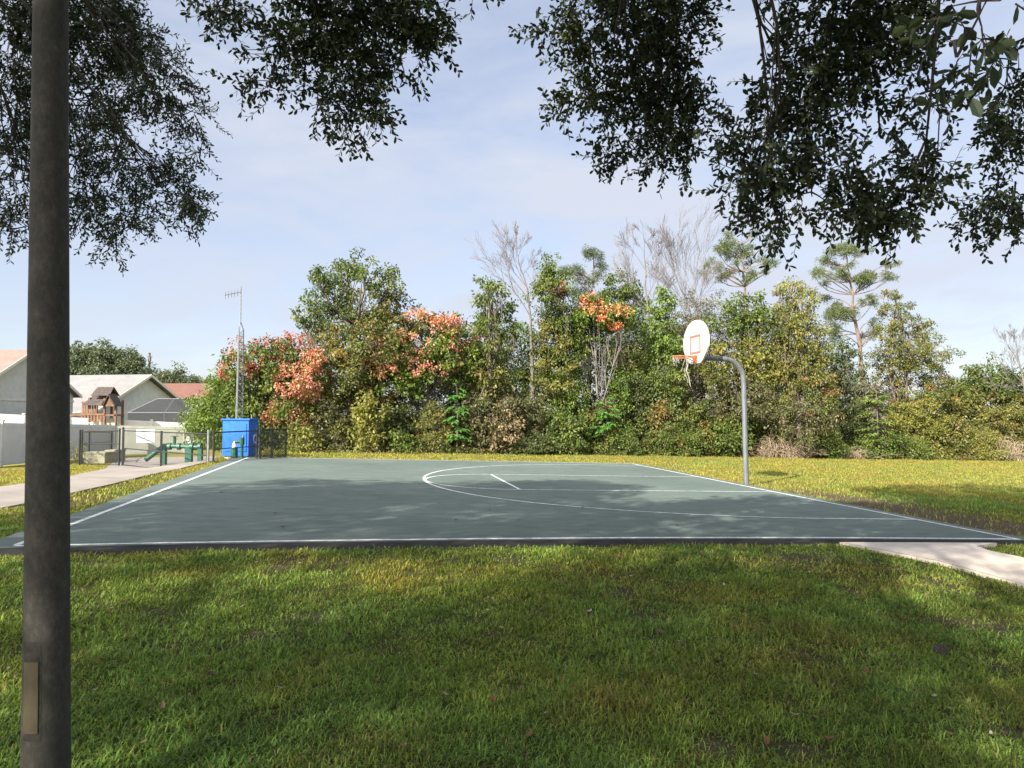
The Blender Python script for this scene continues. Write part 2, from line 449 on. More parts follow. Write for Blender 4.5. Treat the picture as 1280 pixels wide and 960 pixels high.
# fallen leaves on the lawn
def leaf_mesh(L, W, curl, col):
    b = MB(); n = 6
    t = np.linspace(0, 1, n); w = W/2*np.sin(np.clip(t*.96+.04, 0, 1)*pi)**.8
    x = t*L; z = curl*L*(t-.5)**2+.01
    v = np.r_[np.c_[x, -w, z+w*.5], np.c_[x, 0*w, z], np.c_[x, w, z+w*.6]]
    i = np.arange(n-1)
    b.add(v, [np.stack([i, i+1, i+n+1, i+n], -1), np.stack([i+n, i+n+1, i+2*n+1, i+2*n], -1)], np.array(col))
    return b
b = MB(); n = 5200
x = rng.uniform(-7, 8, n); y = 2.4+7.4*rng.random(n)**.8
drift = fbm(x*1.1+13, y*1.1+4, 3); ok = (rng.random(n) < np.clip((drift-.42)*5, .06, 1)) & (np.abs(x) < .78*y+.8) & ~court_mask(x, y, 0) & ~inpoly(x, y, RPOLY)
x, y = x[ok], y[ok]; n = len(x); P = np.c_[x, y, ground_z(x, y)+rng.uniform(.012, .045, n)]
az_ = rng.random(n)*2*pi; D = np.c_[np.cos(az_), np.sin(az_), rng.normal(0, .25, n)]; Sd = np.c_[-np.sin(az_), np.cos(az_), rng.normal(0, .3, n)]
L = rng.uniform(.015, .05, n)[:, None]; W = L*rng.uniform(.2, .5, n)[:, None]
V = np.stack([P, P+D*L*.5+Sd*W/2, P+D*L, P+D*L*.5-Sd*W/2], 1); i = np.arange(n)[:, None]*4
cl_ = np.array([(.15, .09, .05), (.22, .15, .09), (.09, .06, .04), (.30, .26, .2)])[rng.integers(0, 4, n)]
b.add(V.reshape(-1, 3), i+np.array([[0, 1, 2, 3]]), np.repeat(cl_, 4, 0))
tag(b.build('leaf_litter', M['litter']), kind='stuff')
protos = [leaf_mesh(.09, .045, .9, (.17, .09, .045)), leaf_mesh(.075, .03, 1.3, (.26, .18, .11)), leaf_mesh(.11, .055, .6, (.12, .075, .045)), leaf_mesh(.07, .035, 1.0, (.36, .31, .25))]
LL = [('curled reddish brown fallen leaf lying on the shaded lawn', 'reddish fallen leaves on the lawn'), ('small narrow tan fallen leaf lying on the shaded lawn', 'tan fallen leaves on the lawn'),
      ('large dark brown fallen leaf lying on the shaded lawn', 'dark fallen leaves on the lawn'), ('small pale greyish fallen leaf lying on the shaded lawn', 'pale fallen leaves on the lawn')]
pobj = []
spots = [(800, 855), (270, 855), (175, 942), (615, 890), (1000, 905), (1045, 938), (860, 915), (905, 905), (960, 945), (1170, 880), (970, 710), (1010, 720), (985, 727), (1165, 797), (1215, 795),
         (740, 770), (780, 795), (690, 805), (700, 815), (560, 880), (430, 900), (380, 700), (520, 720), (610, 760), (1060, 745), (1100, 770), (880, 700), (905, 735), (310, 800), (205, 890),
         (1130, 900), (1240, 930), (660, 935), (720, 885), (830, 800), (940, 850), (1080, 850), (500, 945), (150, 760), (345, 870)]
for i, (u, v) in enumerate(spots):
    k = i % 4 if i >= 10 else (0, 2, 1, 0, 3, 0, 1, 2, 0, 3)[i]
    p = gp(u, v)
    if len(pobj) <= k or not any(q[0] == k for q in pobj):
        o = protos[k].build('fallen_leaf', M['litter']); pobj.append((k, o))
    else:
        o = [q[1] for q in pobj if q[0] == k][0].copy(); C.objects.link(o)
    tag(o, LL[k][0], 'fallen leaf', LL[k][1])
    o.scale = [random.uniform(.5, .85)]*3; o.location = (p[0], p[1], p[2]+.035); o.rotation_euler = (random.uniform(-.3, .3), random.uniform(-.4, .4), random.uniform(0, 6.28))

for i, (a_, b_) in enumerate([(10.2, -5.6), (8.8, -7.2), (11.4, -2.8), (9.5, -2.0), (7.7, -6.4), (6.1, -7.5), (4.6, -6.9), (3.1, -7.3), (5.4, -4.9), (2.2, -5.2), (9.9, -6.9), (1.1, -7.0), (7.0, -5.2), (11.8, -6.2)]):
    k = i % 4; o = [q[1] for q in pobj if q[0] == k][0].copy(); C.objects.link(o); p = court_xy(a_, b_)
    tag(o, ['reddish brown leaf blown onto the court paving', 'tan leaf blown onto the court paving', 'dark brown leaf blown onto the court paving', 'pale grey leaf blown onto the court paving'][k], 'fallen leaf', ['reddish leaves on the court', 'tan leaves on the court', 'dark leaves on the court', 'pale leaves on the court'][k])
    o.scale = [.7]*3; o.location = (float(p[0]), float(p[1]), float(p[2])+.004); o.rotation_euler = (0, 0, i*1.7)

# ------------------------------------------------------------------ plants
def rvec(n):
    v = rng.normal(size=(n, 3)); return v/np.linalg.norm(v, axis=1)[:, None]
def leaf_quads(mb, P, D, Nn, L, W, col, droop=.12):
    D = D/(np.linalg.norm(D, axis=1)[:, None]+1e-9)
    Sd = np.cross(D, Nn); Sd /= np.linalg.norm(Sd, axis=1)[:, None]+1e-9
    n = len(P); L = np.broadcast_to(L, (n,))[:, None]; W = np.broadcast_to(W, (n,))[:, None]
    m = P+D*L*.45; t = P+D*L; t = t.copy(); t[:, 2] -= droop*L[:, 0]
    v = np.stack([P, m+Sd*W/2, t, m-Sd*W/2], 1)
    i = np.arange(n)[:, None]*4
    mb.add(v.reshape(-1, 3), i+np.array([[0, 1, 2, 3]]), np.repeat(col, 4, 0))
def tint(pal, nc, per, jit=.22):
    """each clump takes a colour from the palette, each leaf jitters round it"""
    w = np.array([p[3] for p in pal], float); w /= w.sum()
    gain = 1.12 if pal[0][0] < .3 else 1.0
    k = rng.choice(len(pal), nc, p=w)
    base = np.array([p[:3] for p in pal])[k]*rng.uniform(.75, 1.3, (nc, 1))
    k2 = rng.choice(len(pal), nc*per, p=w)
    other = np.array([p[:3] for p in pal])[k2]
    c = (np.repeat(base, per, 0)*.72+other*.28)*gain
    return c*rng.uniform(1-jit, 1+jit, (nc*per, 1))
def clump_points(lobe, dens=15, shell=.55, floor=None):
    c, r = np.array(lobe[0]), np.array(lobe[1])
    area = (r[0]*r[2]+r[0]*r[1]+r[1]*r[2])/3
    n = max(5, int(dens*area*2.9))
    d = rvec(n); k = shell+(1-shell)*rng.random(n)**.6
    k *= .80+.42*rng.random(n)
    wild = rng.random(n) < .16
    k[wild] *= rng.uniform(1.15, 1.6, wild.sum())
    p = c+d*r*k[:, None]
    return p
def foliage(mb, centers, r, per, L, W, pal, updir=.7, hang=.2, flat=.75, jit=.22):
    nc = len(centers)
    if nc == 0: return
    r = np.broadcast_to(r, (nc,))
    d = rvec(nc*per)*(rng.random((nc*per, 1))**.45)
    P = np.repeat(centers, per, 0)+d*np.repeat(r, per)[:, None]*np.array([1, 1, flat])
    D = d*.8+rvec(nc*per)*.6; D[:, 2] -= hang
    Nn = rvec(nc*per)*.8; Nn[:, 2] += updir
    s = rng.uniform(.65, 1.3, nc*per)
    leaf_quads(mb, P, D, Nn, L*s, W*s, tint(pal, nc, per, jit))
def curve(p, q, bow=.15, n=5, sag=0.0):
    p = np.asarray(p, float); q = np.asarray(q, float); t = np.linspace(0, 1, n)[:, None]
    d = np.linalg.norm(q-p); o = rvec(1)[0]*d*bow
    return p*(1-t)+q*t+np.sin(t*pi)*o+np.array([0, 0, sag])*np.sin(t*pi)*d
# palettes: albedo r, g, b, weight
PAL = {
 'olive': [(.12, .127, .03, 3), (.085, .102, .028, 3), (.17, .155, .04, 2.4), (.13, .09, .04, .6)],
 'green': [(.085, .118, .024, 3), (.06, .09, .022, 3), (.125, .145, .03, 2)],
 'bright': [(.105, .16, .028, 3), (.135, .18, .033, 2), (.08, .12, .026, 2)],
 'vivid': [(.06, .155, .03, 3), (.085, .19, .038, 2)],
 'yellow': [(.17, .17, .035, 3), (.13, .145, .032, 2), (.21, .18, .05, 1)],
 'dark': [(.045, .062, .02, 3), (.06, .076, .024, 2), (.085, .09, .028, 1)],
 'brown': [(.095, .085, .042, 3), (.075, .085, .032, 3), (.095, .11, .034, 3), (.14, .11, .065, 1)],
 'tan': [(.24, .185, .11, 3), (.18, .145, .08, 2), (.13, .125, .05, 1)],
 'pine': [(.085, .11, .045, 3), (.11, .13, .045, 2), (.06, .085, .038, 2)],
 'pineblue': [(.06, .085, .05, 3), (.08, .10, .05, 2)],
 'autumn': [(.10, .125, .03, 3), (.19, .13, .04, 1.4), (.24, .10, .045, .9), (.075, .105, .028, 2)],
 'pink': [(.50, .20, .135, 3), (.53, .27, .18, 2), (.38, .13, .10, 1.4), (.42, .29, .13, 1.2)],
 'rose': [(.42, .125, .095, 3), (.46, .19, .13, 2), (.30, .08, .06, 1.5), (.2, .17, .05, .8)],
 'orange': [(.58, .20, .10, 3), (.62, .28, .15, 2), (.3, .2, .06, 1)],
 'grey': [(.13, .125, .085, 3), (.10, .10, .06, 2), (.16, .14, .10, 1)],
 'hazy': [(.085, .11, .06, 3), (.11, .13, .07, 2), (.07, .09, .055, 2)],
}
def lob(u, v, ru, rv, Y, dep=None):
    p = at(u, v, Y); k = Y/F
    rx, rz = ru*k, rv*k
    return (p, (rx, dep or (rx*.5+rz*.5)*.9, rz))
def yline(u): return 26 + (u-360)/920*11
def baseof(u, Y):
    x = (u-640)/F*Y
    return np.array([x, Y, float(ground_z(x, Y))])

def make_tree(name, label, cat, lobes, base, pal, trunk_r=.16, dens=15, per=55, leaf=(.13, .075), cr=.36, barkm='bark',
              group=None, pods=None, podlobes=None, leafm='leaf', hang=.2, fork=.45, trunkvis=True, shell=.5, updir=.7, flat=.75, podn=22, podr=.2, bare_limbs=0):
    base = np.asarray(base, float); k_ = rng.uniform(.75, 1.18); leaf = (leaf[0]*k_, leaf[1]*k_*rng.uniform(.85, 1.15)); per = int(per/k_**1.6)
    t = thing(name, label, cat, base, group)
    cr_, wood = MB(), MB()
    cen = np.mean([l[0] for l in lobes], axis=0)
    top = max(lobes, key=lambda l: l[0][2])[0]
    fk = base*(1-fork)+np.array([cen[0], cen[1], cen[2]])*fork
    fk[2] = base[2]+(cen[2]-base[2])*max(fork, .4)
    trunk_r = trunk_r*.8
    main = np.concatenate([curve(base-np.array([0, 0, .15]), fk, .05, 5), curve(fk, top, .07, 5)[1:]])
    wood.tube(main, np.linspace(trunk_r, trunk_r*.25, len(main)), 8)
    for l in lobes:
        cp = clump_points(l, dens, shell)
        cp = cp[cp[:, 2] > base[2]+.12]
        foliage(cr_, cp, cr*rng.uniform(.45, 1.3, len(cp)), per, leaf[0], leaf[1], PAL[pal if len(l) < 3 else l[2]], updir, hang, flat)
        j = min(len(main)-2, 3+int(rng.integers(0, 4)))
        limb = curve(main[j], l[0], .12, 5)
        wood.tube(limb, np.linspace(trunk_r*.36, trunk_r*.1, 5), 6)
        for q in cp[::max(1, len(cp)//9)]:
            k = int(rng.integers(1, 5))
            wood.tube(curve(limb[k], q, .12, 4), np.linspace(trunk_r*.16, .008, 4), 4)
    wood.build('trunk', M[barkm], t, base)
    cr_.build('crown', M[leafm], t, base)
    if podlobes:
        pm = MB()
        for l in podlobes:
            n = int((podn if len(l) < 4 else l[3])*2.0)
            d = rvec(n); d[:, 1] = -np.abs(d[:, 1])*.9; d[:, 2] = d[:, 2]*.8+.15
            pc = l[0]+d*np.array(l[1])*rng.uniform(.75, 1.12, (n, 1))
            foliage(pm, pc, podr*rng.uniform(.3, .95, n), 15, .085, .065, PAL[l[2] if len(l) > 2 else pods], .4, .3, 1.0, .25)
        o = pm.build('seed_pods', M['leaf'], t, base)
    return t

def branch_rec(mb, p, d, L, r, depth, spread, up, nb, sides=5, minr=.008):
    n = 4
    q = p+d*L
    pts = curve(p, q, .06, n); mb.tube(pts, np.linspace(r, max(r*.62, minr), n), sides if depth > 1 else 3)
    if depth == 0: return
    for i in range(nb):
        f = .35+.65*(i+rng.random()*.8)/nb
        k = pts[min(n-1, int(f*(n-1)))]*1.0
        f2 = f*(n-1)-int(f*(n-1)); k = pts[min(n-1, int(f*(n-1)))]*(1-f2)+pts[min(n-1, int(f*(n-1))+1)]*f2
        nd = d+rvec(1)[0]*spread; nd[2] += up; nd /= np.linalg.norm(nd)
        branch_rec(mb, k, nd, L*rng.uniform(.5, .78), max(r*.5, minr), depth-1, spread, up*.8, nb, sides, minr)
def bare_tree(label, tr, limbs, Y, r, group, m='drybark', twig=2, nb=5, spread=.8, up=.22, name='bare_tree', minr=.0065):
    """tr: trunk polyline in pixels; limbs: (start fraction, pixel end)"""
    P = np.array([at(u, v, Y) for u, v in tr]); base = np.array([P[0][0], Y, float(ground_z(P[0][0], Y))])
    P[0] = base-np.array([0, 0, .1])
    t = thing(name, label, 'bare tree', base, group)
    # resample
    dd = np.r_[0, np.cumsum(np.linalg.norm(np.diff(P, axis=0), axis=1))]; s = np.linspace(0, dd[-1], 16)
    R = np.stack([np.interp(s, dd, P[:, i]) for i in range(3)], -1); R[1:-1] += rng.normal(0, .03, (14, 3))
    mb = MB(); mb.tube(R, np.linspace(r, minr*1.2, 16), 7); mb.build('trunk', M[m], t, base)
    bm = MB()
    for f, (u, v), dy in limbs:
        k = f*15; i = int(min(k, 14)); st = R[i]*(1-(k-i))+R[i+1]*(k-i)
        en = at(u, v, Y+dy); d = en-st; L = np.linalg.norm(d)
        rr = max(r*(1-f)*.55, minr*1.4)
        pts = curve(st, en, .07, 6); bm.tube(pts, np.linspace(rr, minr, 6), 5)
        for j in range(nb+1):
            ff = .2+.8*rng.random(); kk = ff*5; a = int(min(kk, 4)); q = pts[a]*(1-(kk-a))+pts[a+1]*(kk-a)
            nd = d/L+rvec(1)[0]*spread; nd[2] += up; nd /= np.linalg.norm(nd)
            branch_rec(bm, q, nd, L*rng.uniform(.25, .5), max(rr*.38, minr), twig, spread*.9, up, nb-1, 4, minr*.85)
    bm.build('branches', M[m], t, base)
    return t
def pine(label, tr, clumps, Y, r, pal='pine', group='pines at the edge of the wood', dens=1.0):
    P = np.array([at(u, v, Y) for u, v in tr]); base = np.array([P[0][0], Y, float(ground_z(P[0][0], Y))])
    P[0] = base-np.array([0, 0, .1])
    t = thing('pine_tree', label, 'tree', base, group)
    dd = np.r_[0, np.cumsum(np.linalg.norm(np.diff(P, axis=0), axis=1))]; s = np.linspace(0, dd[-1], 16)
    R = np.stack([np.interp(s, dd, P[:, i]) for i in range(3)], -1); R[1:-1] += rng.normal(0, .025, (14, 3))
    mb = MB(); mb.tube(R, np.linspace(r, .03, 16), 8)
    cm = MB()
    clumps = [(u+rng.normal(0, ru*.55), v+rng.normal(0, rv*.9), ru*rng.uniform(.25, .6), rv*rng.uniform(.4, .9)) for (u, v, ru, rv) in clumps for _ in range(5)]
    for (u, v, ru, rv) in clumps:
        dy = rng.uniform(-.9, .9); c, rr = lob(u, v, ru, rv, Y+dy)
        zi = np.argmin(np.abs(R[:, 2]-(c[2]-.5*abs(c[0]-R[-1][0]))))
        limb = curve(R[min(zi, 15)], c, .16, 5); mb.tube(limb, np.linspace(.032, .012, 5), 5)
        n = max(4, int(40*dens*rr[0]*max(rr[2], .25)*2.0))
        d = rvec(n)*rng.random((n, 1))**.5; cp = c+d*np.array(rr)*np.array([1, 1, 1])
        for q in cp[::2]: mb.tube(curve(limb[int(rng.integers(2, 5))], q, .1, 3), [.016, .012, .007], 3)
        foliage(cm, cp, .17*rng.uniform(.6, 1.3, n), 34, .17, .026, PAL[pal], .3, -.15, .8)
    mb.build('trunk', M['pinebark'], t, base); cm.build('crown', M['needle'], t, base)
    return t
def shrub(label, u, w, vt, pal, off=.6, name='shrub', cat='shrub', group='shrubs along the foot of the wood', dens=19, leaf=(.11, .07), per=50, hang=.25, cr=.3):
    Y = yline(u)+off; b0 = baseof(u, Y); topz = at(u, vt, Y)[2]; h = topz-b0[2]; rx = w/2*Y/F
    lobes = [((b0[0], Y, b0[2]+h*.42), (rx, min(rx, 1.2)*.9, h*.5))]
    n = 2+int(rx > .8)
    for i in range(n):
        f = (i+.5)/n*2-1
        lobes.append(((b0[0]+f*rx*.6+rng.uniform(-.1, .1), Y+rng.uniform(-.4, .2), b0[2]+h*rng.uniform(.58, .8)), (rx*.5, rx*.45, h*.24)))
        lobes.append(((b0[0]+f*rx*.75, Y-rng.uniform(.1, .5), b0[2]+h*.22), (rx*.5, .45, h*.26)))
    t = make_tree(name, label, cat, [(np.array(l[0]), l[1]) for l in lobes], b0, pal, .035, dens, per, leaf, cr, group=group, hang=hang, fork=.3, shell=.55)
    return t
def brush_heap(label, u, w, vt, off, n=420, name='brush_heap', m='deadtwig', group=None):
    Y = yline(u)+off; b0 = baseof(u, Y); h = at(u, vt, Y)[2]-b0[2]; rx = w/2*Y/F
    t = MB()
    for i in range(n):
        a = rng.uniform(-1, 1); x = b0[0]+a*rx; hh = h*(1-a*a*.75)*rng.uniform(.35, 1.05)
        p = np.array([x, Y+rng.uniform(-.5, .7), b0[2]-.03]); q = p+np.array([rng.normal(0, .35), rng.normal(-.1, .25), hh])
        e = q+np.array([rng.normal(0, .45), rng.normal(-.15, .3), -hh*rng.uniform(.1, .8)])
        s = np.linspace(0, 1, 6)[:, None]; pts = p*(1-s)**2+q*1.6*s*(1-s)+q*.4*s*(1-s)+e*s**2
        t.tube(pts, np.linspace(rng.uniform(.008, .02), .005, 6), 3)
    o = t.build(name, M[m], None, b0); tag(o, label, 'dead brush', group)
    return o
def broad_plant(label, u, vt, vb, w, off, pal='vivid', n=34, group='broad leaved saplings in front of the wood'):
    """a sapling with tiers of large drooping compound leaves"""
    Y = yline(u)+off; b0 = baseof(u, Y); top = at(u, vt, Y); bot = at(u, vb, Y); rx = w/2*Y/F
    t = thing('broadleaf_sapling', label, 'sapling', b0, group)
    st = MB(); st.tube(curve(b0-np.array([0, 0, .1]), top, .02, 6), np.linspace(.045, .015, 6), 6)
    lm = MB()
    for i in range(n):
        f = rng.random(); z = bot[2]+(top[2]-bot[2])*f
        o = np.array([b0[0]+(top[0]-b0[0])*f, Y, z])
        az = rng.uniform(0, 2*pi); R = rx*(1.05-.55*f)*rng.uniform(.6, 1.1)
        e = o+np.array([cos(az)*R, sin(az)*R, -.1*R+rng.uniform(-.1, .15)])
        m = (o+e)/2+np.array([0, 0, .12]); s = np.linspace(0, 1, 7)[:, None]
        pts = o*(1-s)**2+2*m*s*(1-s)+e*s**2
        st.tube(pts[::2], [.012, .009, .006, .004], 3)
        side = np.array([-sin(az), cos(az), 0]); out = np.array([cos(az), sin(az), 0])
        for k in range(2, 7):
            for sg in (-1, 1):
                P = np.repeat(pts[k][None], 1, 0)
                D = np.array([side*sg+out*.55+np.array([0, 0, -.25+rng.normal(0, .1)])])
                leaf_quads(lm, P, D, np.array([[rng.normal(0, .2), rng.normal(0, .2), 1.]]), rng.uniform(.2, .3), rng.uniform(.085, .12), tint(PAL[pal], 1, 1), .2)
        leaf_quads(lm, pts[-1][None], out[None]+np.array([[0, 0, -.3]]), np.array([[0, 0, 1.]]), .26, .11, tint(PAL[pal], 1, 1), .2)
    st.build('stem', M['bark'], t, b0); lm.build('leaves', M['leaf'], t, b0)
    return t

def L_(ls, Y): return [lob(*(q[:4]), Y+(q[4] if len(q) > 4 and not isinstance(q[4], str) else rng.uniform(-.7, .7)))+((q[-1],) if isinstance(q[-1], str) else ()) for q in ls]

exec_plants = True
# --- left: goldenrain trees and the tall vine-hung oak
Y = 27.0
make_tree('shrub', 'bushy green shrub behind the blue cabinet and lattice mast', 'shrub',
          L_([(262, 520, 32, 25), (285, 500, 34, 28), (315, 510, 24, 28), (300, 540, 40, 26), (278, 478, 20, 14), (250, 535, 24, 22)], 28.4), baseof(292, 28.4), 'bright', .08, 22, 55, (.13, .08), .34)
make_tree('flowering_tree', 'leftmost goldenrain tree, low and covered in rosy pink seed pods', 'tree',
          L_([(330, 455, 42, 30), (365, 450, 30, 28), (310, 480, 36, 30), (350, 500, 40, 35), (335, 540, 45, 30), (372, 520, 26, 40)], 28.2), baseof(345, 28.2), 'green', .12, 17, 52, (.13, .075), .36,
          group='goldenrain trees with pink pods', pods='pink', podlobes=L_([(330, 448, 44, 30, 'rose'), (365, 440, 28, 24, 'rose'), (368, 480, 24, 28, 'pink'), (300, 465, 24, 22, 'rose'), (362, 512, 26, 24, 'pink'), (350, 520, 20, 16, 'pink'), (378, 525, 18, 18, 'pink'), (385, 490, 16, 24, 'pink'), (392, 455, 14, 18, 'pink')], 27.7), podn=34, podr=.2)
make_tree('oak_tree', 'tallest bushy tree on the left, olive and hung with vines', 'tree',
          L_([(398, 352, 20, 16), (388, 378, 16, 10), (434, 342, 24, 20), (462, 345, 16, 18), (486, 356, 15, 22), (420, 372, 26, 22), (470, 380, 34, 28, 'olive'), (430, 400, 44, 24), (408, 432, 38, 26, 'olive'), (460, 430, 44, 34, 'autumn'),
              (420, 470, 46, 34, 'olive'), (470, 475, 42, 32, 'autumn'), (400, 505, 36, 28, 'olive'), (445, 515, 48, 30, 'olive'), (380, 400, 10, 7)], 29.0), baseof(440, 29), 'green', .22, 16, 52, (.13, .07), .34,
          group='vine hung trees of the wood')
make_tree('flowering_tree', 'goldenrain tree with pale pink pods spotting a broad bright green crown', 'tree',
          L_([(486, 440, 30, 28), (530, 430, 38, 28), (572, 436, 28, 28), (500, 475, 36, 22), (545, 465, 40, 22), (520, 405, 26, 14, 'autumn'), (560, 405, 26, 14, 'autumn'), (590, 450, 16, 30), (470, 400, 16, 14)], 29.8), baseof(530, 29.8), 'bright', .13, 17, 52, (.13, .075), .36,
          group='goldenrain trees with pink pods', pods='pink', podlobes=L_([(490, 432, 34, 30, 'pink'), (535, 425, 40, 30, 'pink'), (575, 430, 28, 24, 'pink'), (500, 462, 34, 20, 'pink'), (470, 450, 18, 26, 'pink'), (540, 460, 40, 16, 'pink'), (522, 398, 22, 9, 'pink'), (560, 402, 18, 8, 'pink')], 29.3), podn=20, podr=.2)
make_tree('vine_tree', 'slim vine wrapped tree between pink podded tree and leafless tree', 'tree',
          L_([(612, 362, 18, 18), (604, 388, 15, 18), (625, 385, 16, 22), (612, 420, 20, 28), (608, 465, 26, 34, 'olive'), (620, 500, 28, 40, 'brown'), (600, 530, 30, 40, 'brown'), (636, 415, 12, 20)], 30), baseof(614, 30), 'green', .14, 17, 50, (.12, .07), .3,
          group='vine hung trees of the wood', hang=.45)
bare_tree('leftmost leafless tree, pale grey with a wide fan of twigs', [(667, 570), (664, 410), (660, 360), (650, 335), (645, 295)],
          [(.62, (622, 345), -.4), (.66, (682, 330), .4), (.7, (615, 330), .2), (.76, (628, 312), -.3), (.82, (668, 318), .3), (.86, (630, 300), 0), (.9, (658, 300), .2), (.96, (645, 288), 0), (.74, (640, 318), .6)], 34, .13, 'leafless trees in the wood', spread=.6)
make_tree('vine_tree', 'vine column with one red leaf patch behind the central shrubs', 'tree',
          L_([(690, 340, 22, 18), (683, 362, 18, 20), (700, 358, 14, 16), (688, 392, 17, 24), (690, 430, 24, 34, 'olive'), (690, 470, 28, 30, 'olive')], 31.5), baseof(690, 31.5), 'green', .15, 19, 52, (.12, .07), .3,
          group='vine hung trees of the wood', hang=.45, pods='rose', podlobes=L_([(697, 360, 8, 9, 'rose')], 30.9), podn=8)
pine('bluish green pine behind the orange topped tree, left of the leafless pair', [(735, 572), (738, 430), (742, 320)],
     [(742, 322, 20, 9), (730, 345, 20, 10), (752, 340, 14, 8), (722, 365, 18, 10), (745, 368, 18, 10), (715, 340, 14, 8), (735, 390, 20, 12)], 38, .15, 'pineblue')
make_tree('wood_tree', 'round topped dark green tree behind the orange topped one', 'tree',
          L_([(778, 356, 24, 16), (765, 372, 20, 14), (795, 376, 22, 18), (785, 410, 34, 28, 'pineblue'), (800, 450, 36, 30, 'olive')], 37), baseof(785, 37), 'green', .17, 15, 50, (.14, .08), .38, group='trees behind the front row of the wood')
make_tree('flowering_tree', 'small goldenrain tree with a cap of bright orange pods on a pale stem', 'tree',
          L_([(750, 394, 34, 20), (742, 382, 14, 12), (725, 402, 22, 14, 'green'), (775, 400, 22, 13, 'bright'), (735, 425, 26, 18, 'green'), (705, 440, 26, 22, 'green'), (710, 405, 24, 22, 'green')], 32), baseof(756, 32), 'bright', .09, 20, 52, (.13, .075), .32,
          group='goldenrain trees with pink pods', barkm='palebark', pods='orange', podlobes=L_([(742, 384, 18, 15, 'orange'), (758, 392, 24, 13, 'orange'), (776, 392, 14, 12, 'orange'), (735, 376, 9, 10, 'orange'), (768, 408, 8, 6, 'orange')], 31.4), podn=15, podr=.18)
bare_tree('tallest leafless tree, a straight pale spire above the wood', [(818, 570), (814, 420), (808, 360), (803, 282)],
          [(.55, (785, 360), .3), (.6, (832, 352), -.3), (.64, (782, 340), .3), (.68, (830, 335), -.2), (.72, (780, 322), .2), (.76, (826, 320), .3), (.8, (784, 306), -.3), (.84, (822, 305), .2), (.88, (788, 294), .2), (.92, (816, 292), 0), (.96, (796, 285), 0)], 36, .13, 'leafless trees in the wood', spread=.6)
bare_tree('leaning leafless tree with a broad fan of fine twigs right of the leafless spire', [(885, 565), (872, 420), (855, 370), (838, 330)],
          [(.62, (838, 352), -.4), (.66, (880, 330), .3), (.72, (828, 330), 0), (.76, (872, 305), .2), (.82, (848, 297), .3), (.86, (835, 310), -.2), (.9, (826, 305), .2), (.7, (885, 345), .5), (.8, (862, 296), 0), (.94, (830, 296), 0)], 36, .12, 'leafless trees in the wood', spread=.6)
make_tree('vine_tree', 'bright green leafy column standing in front of the leafless spire', 'tree',
          L_([(828, 380, 16, 18), (822, 410, 20, 24), (835, 440, 24, 26), (812, 450, 20, 22), (830, 480, 26, 28, 'green')], 33.2), baseof(828, 33.2), 'bright', .12, 20, 52, (.12, .07), .3, group='vine hung trees of the wood', hang=.4)
pine('open crowned pine with forked limbs above the hoop arm', [(945, 570), (938, 430), (930, 360), (925, 305)],
     [(925, 300, 26, 9), (902, 312, 16, 7), (948, 312, 18, 7), (893, 330, 14, 7), (918, 318, 18, 7), (962, 332, 12, 6), (940, 345, 12, 6), (905, 345, 12, 7)], 37, .17)
make_tree('wood_tree', 'dense dark green crown behind the curve of the hoop pole', 'tree',
          L_([(930, 388, 26, 22, 'green'), (910, 405, 22, 18, 'green'), (948, 405, 20, 20, 'green'), (930, 440, 38, 20, 'yellow'), (905, 460, 28, 26, 'olive'), (950, 465, 30, 26, 'yellow'), (930, 500, 36, 28, 'brown')], 33.5), baseof(930, 33.5), 'green', .16, 18, 52, (.13, .075), .34, group='vine hung trees of the wood')
make_tree('wood_tree', 'thin greyish olive tree behind the backboard, below the leaning leafless tree', 'tree',
          L_([(870, 385, 26, 22), (890, 410, 28, 26), (862, 420, 24, 24), (880, 450, 34, 28, 'olive'), (860, 480, 32, 28, 'olive'), (890, 500, 30, 30, 'brown')], 35), baseof(876, 35), 'grey', .14, 12, 46, (.12, .065), .34, group='trees behind the front row of the wood')
make_tree('vine_tree', 'tall ragged vine tower right of the hoop pole', 'tree',
          L_([(990, 362, 18, 14, 'yellow'), (1004, 380, 16, 20, 'yellow'), (984, 395, 20, 20), (1006, 415, 22, 26), (990, 440, 28, 26), (1018, 450, 26, 30, 'yellow'), (985, 480, 32, 30, 'olive'), (1020, 490, 30, 34, 'autumn'), (1000, 525, 36, 28, 'brown')], 33), baseof(1000, 33), 'olive', .17, 18, 52, (.12, .07), .32, group='vine hung trees of the wood', hang=.45)
pine('tallest pine, with layered plates of needles on a bare reddish trunk', [(1085, 570), (1075, 440), (1066, 375), (1058, 318)],
     [(1052, 314, 24, 7), (1072, 318, 15, 6), (1036, 332, 20, 8), (1062, 338, 16, 8), (1092, 343, 18, 6), (1110, 335, 11, 6), (1078, 352, 14, 6), (1030, 350, 10, 5), (1048, 348, 14, 5), (1090, 372, 12, 5), (1042, 385, 16, 12), (1085, 405, 14, 9), (1040, 408, 18, 10), (1055, 395, 14, 10), (1092, 415, 8, 6)], 39, .19, dens=1.15)
make_tree('wood_tree', 'young upright tree with a pointed airy crown right of the tall pine', 'tree',
          L_([(1117, 368, 11, 10, 'autumn'), (1118, 392, 20, 16), (1140, 408, 24, 14), (1110, 418, 20, 18), (1152, 428, 26, 12), (1130, 438, 34, 16), (1170, 446, 22, 10), (1115, 452, 26, 18), (1150, 462, 38, 18), (1140, 490, 52, 22, 'autumn')], 37), baseof(1128, 37), 'olive', .14, 14, 44, (.13, .075), .28, group='trees behind the front row of the wood')
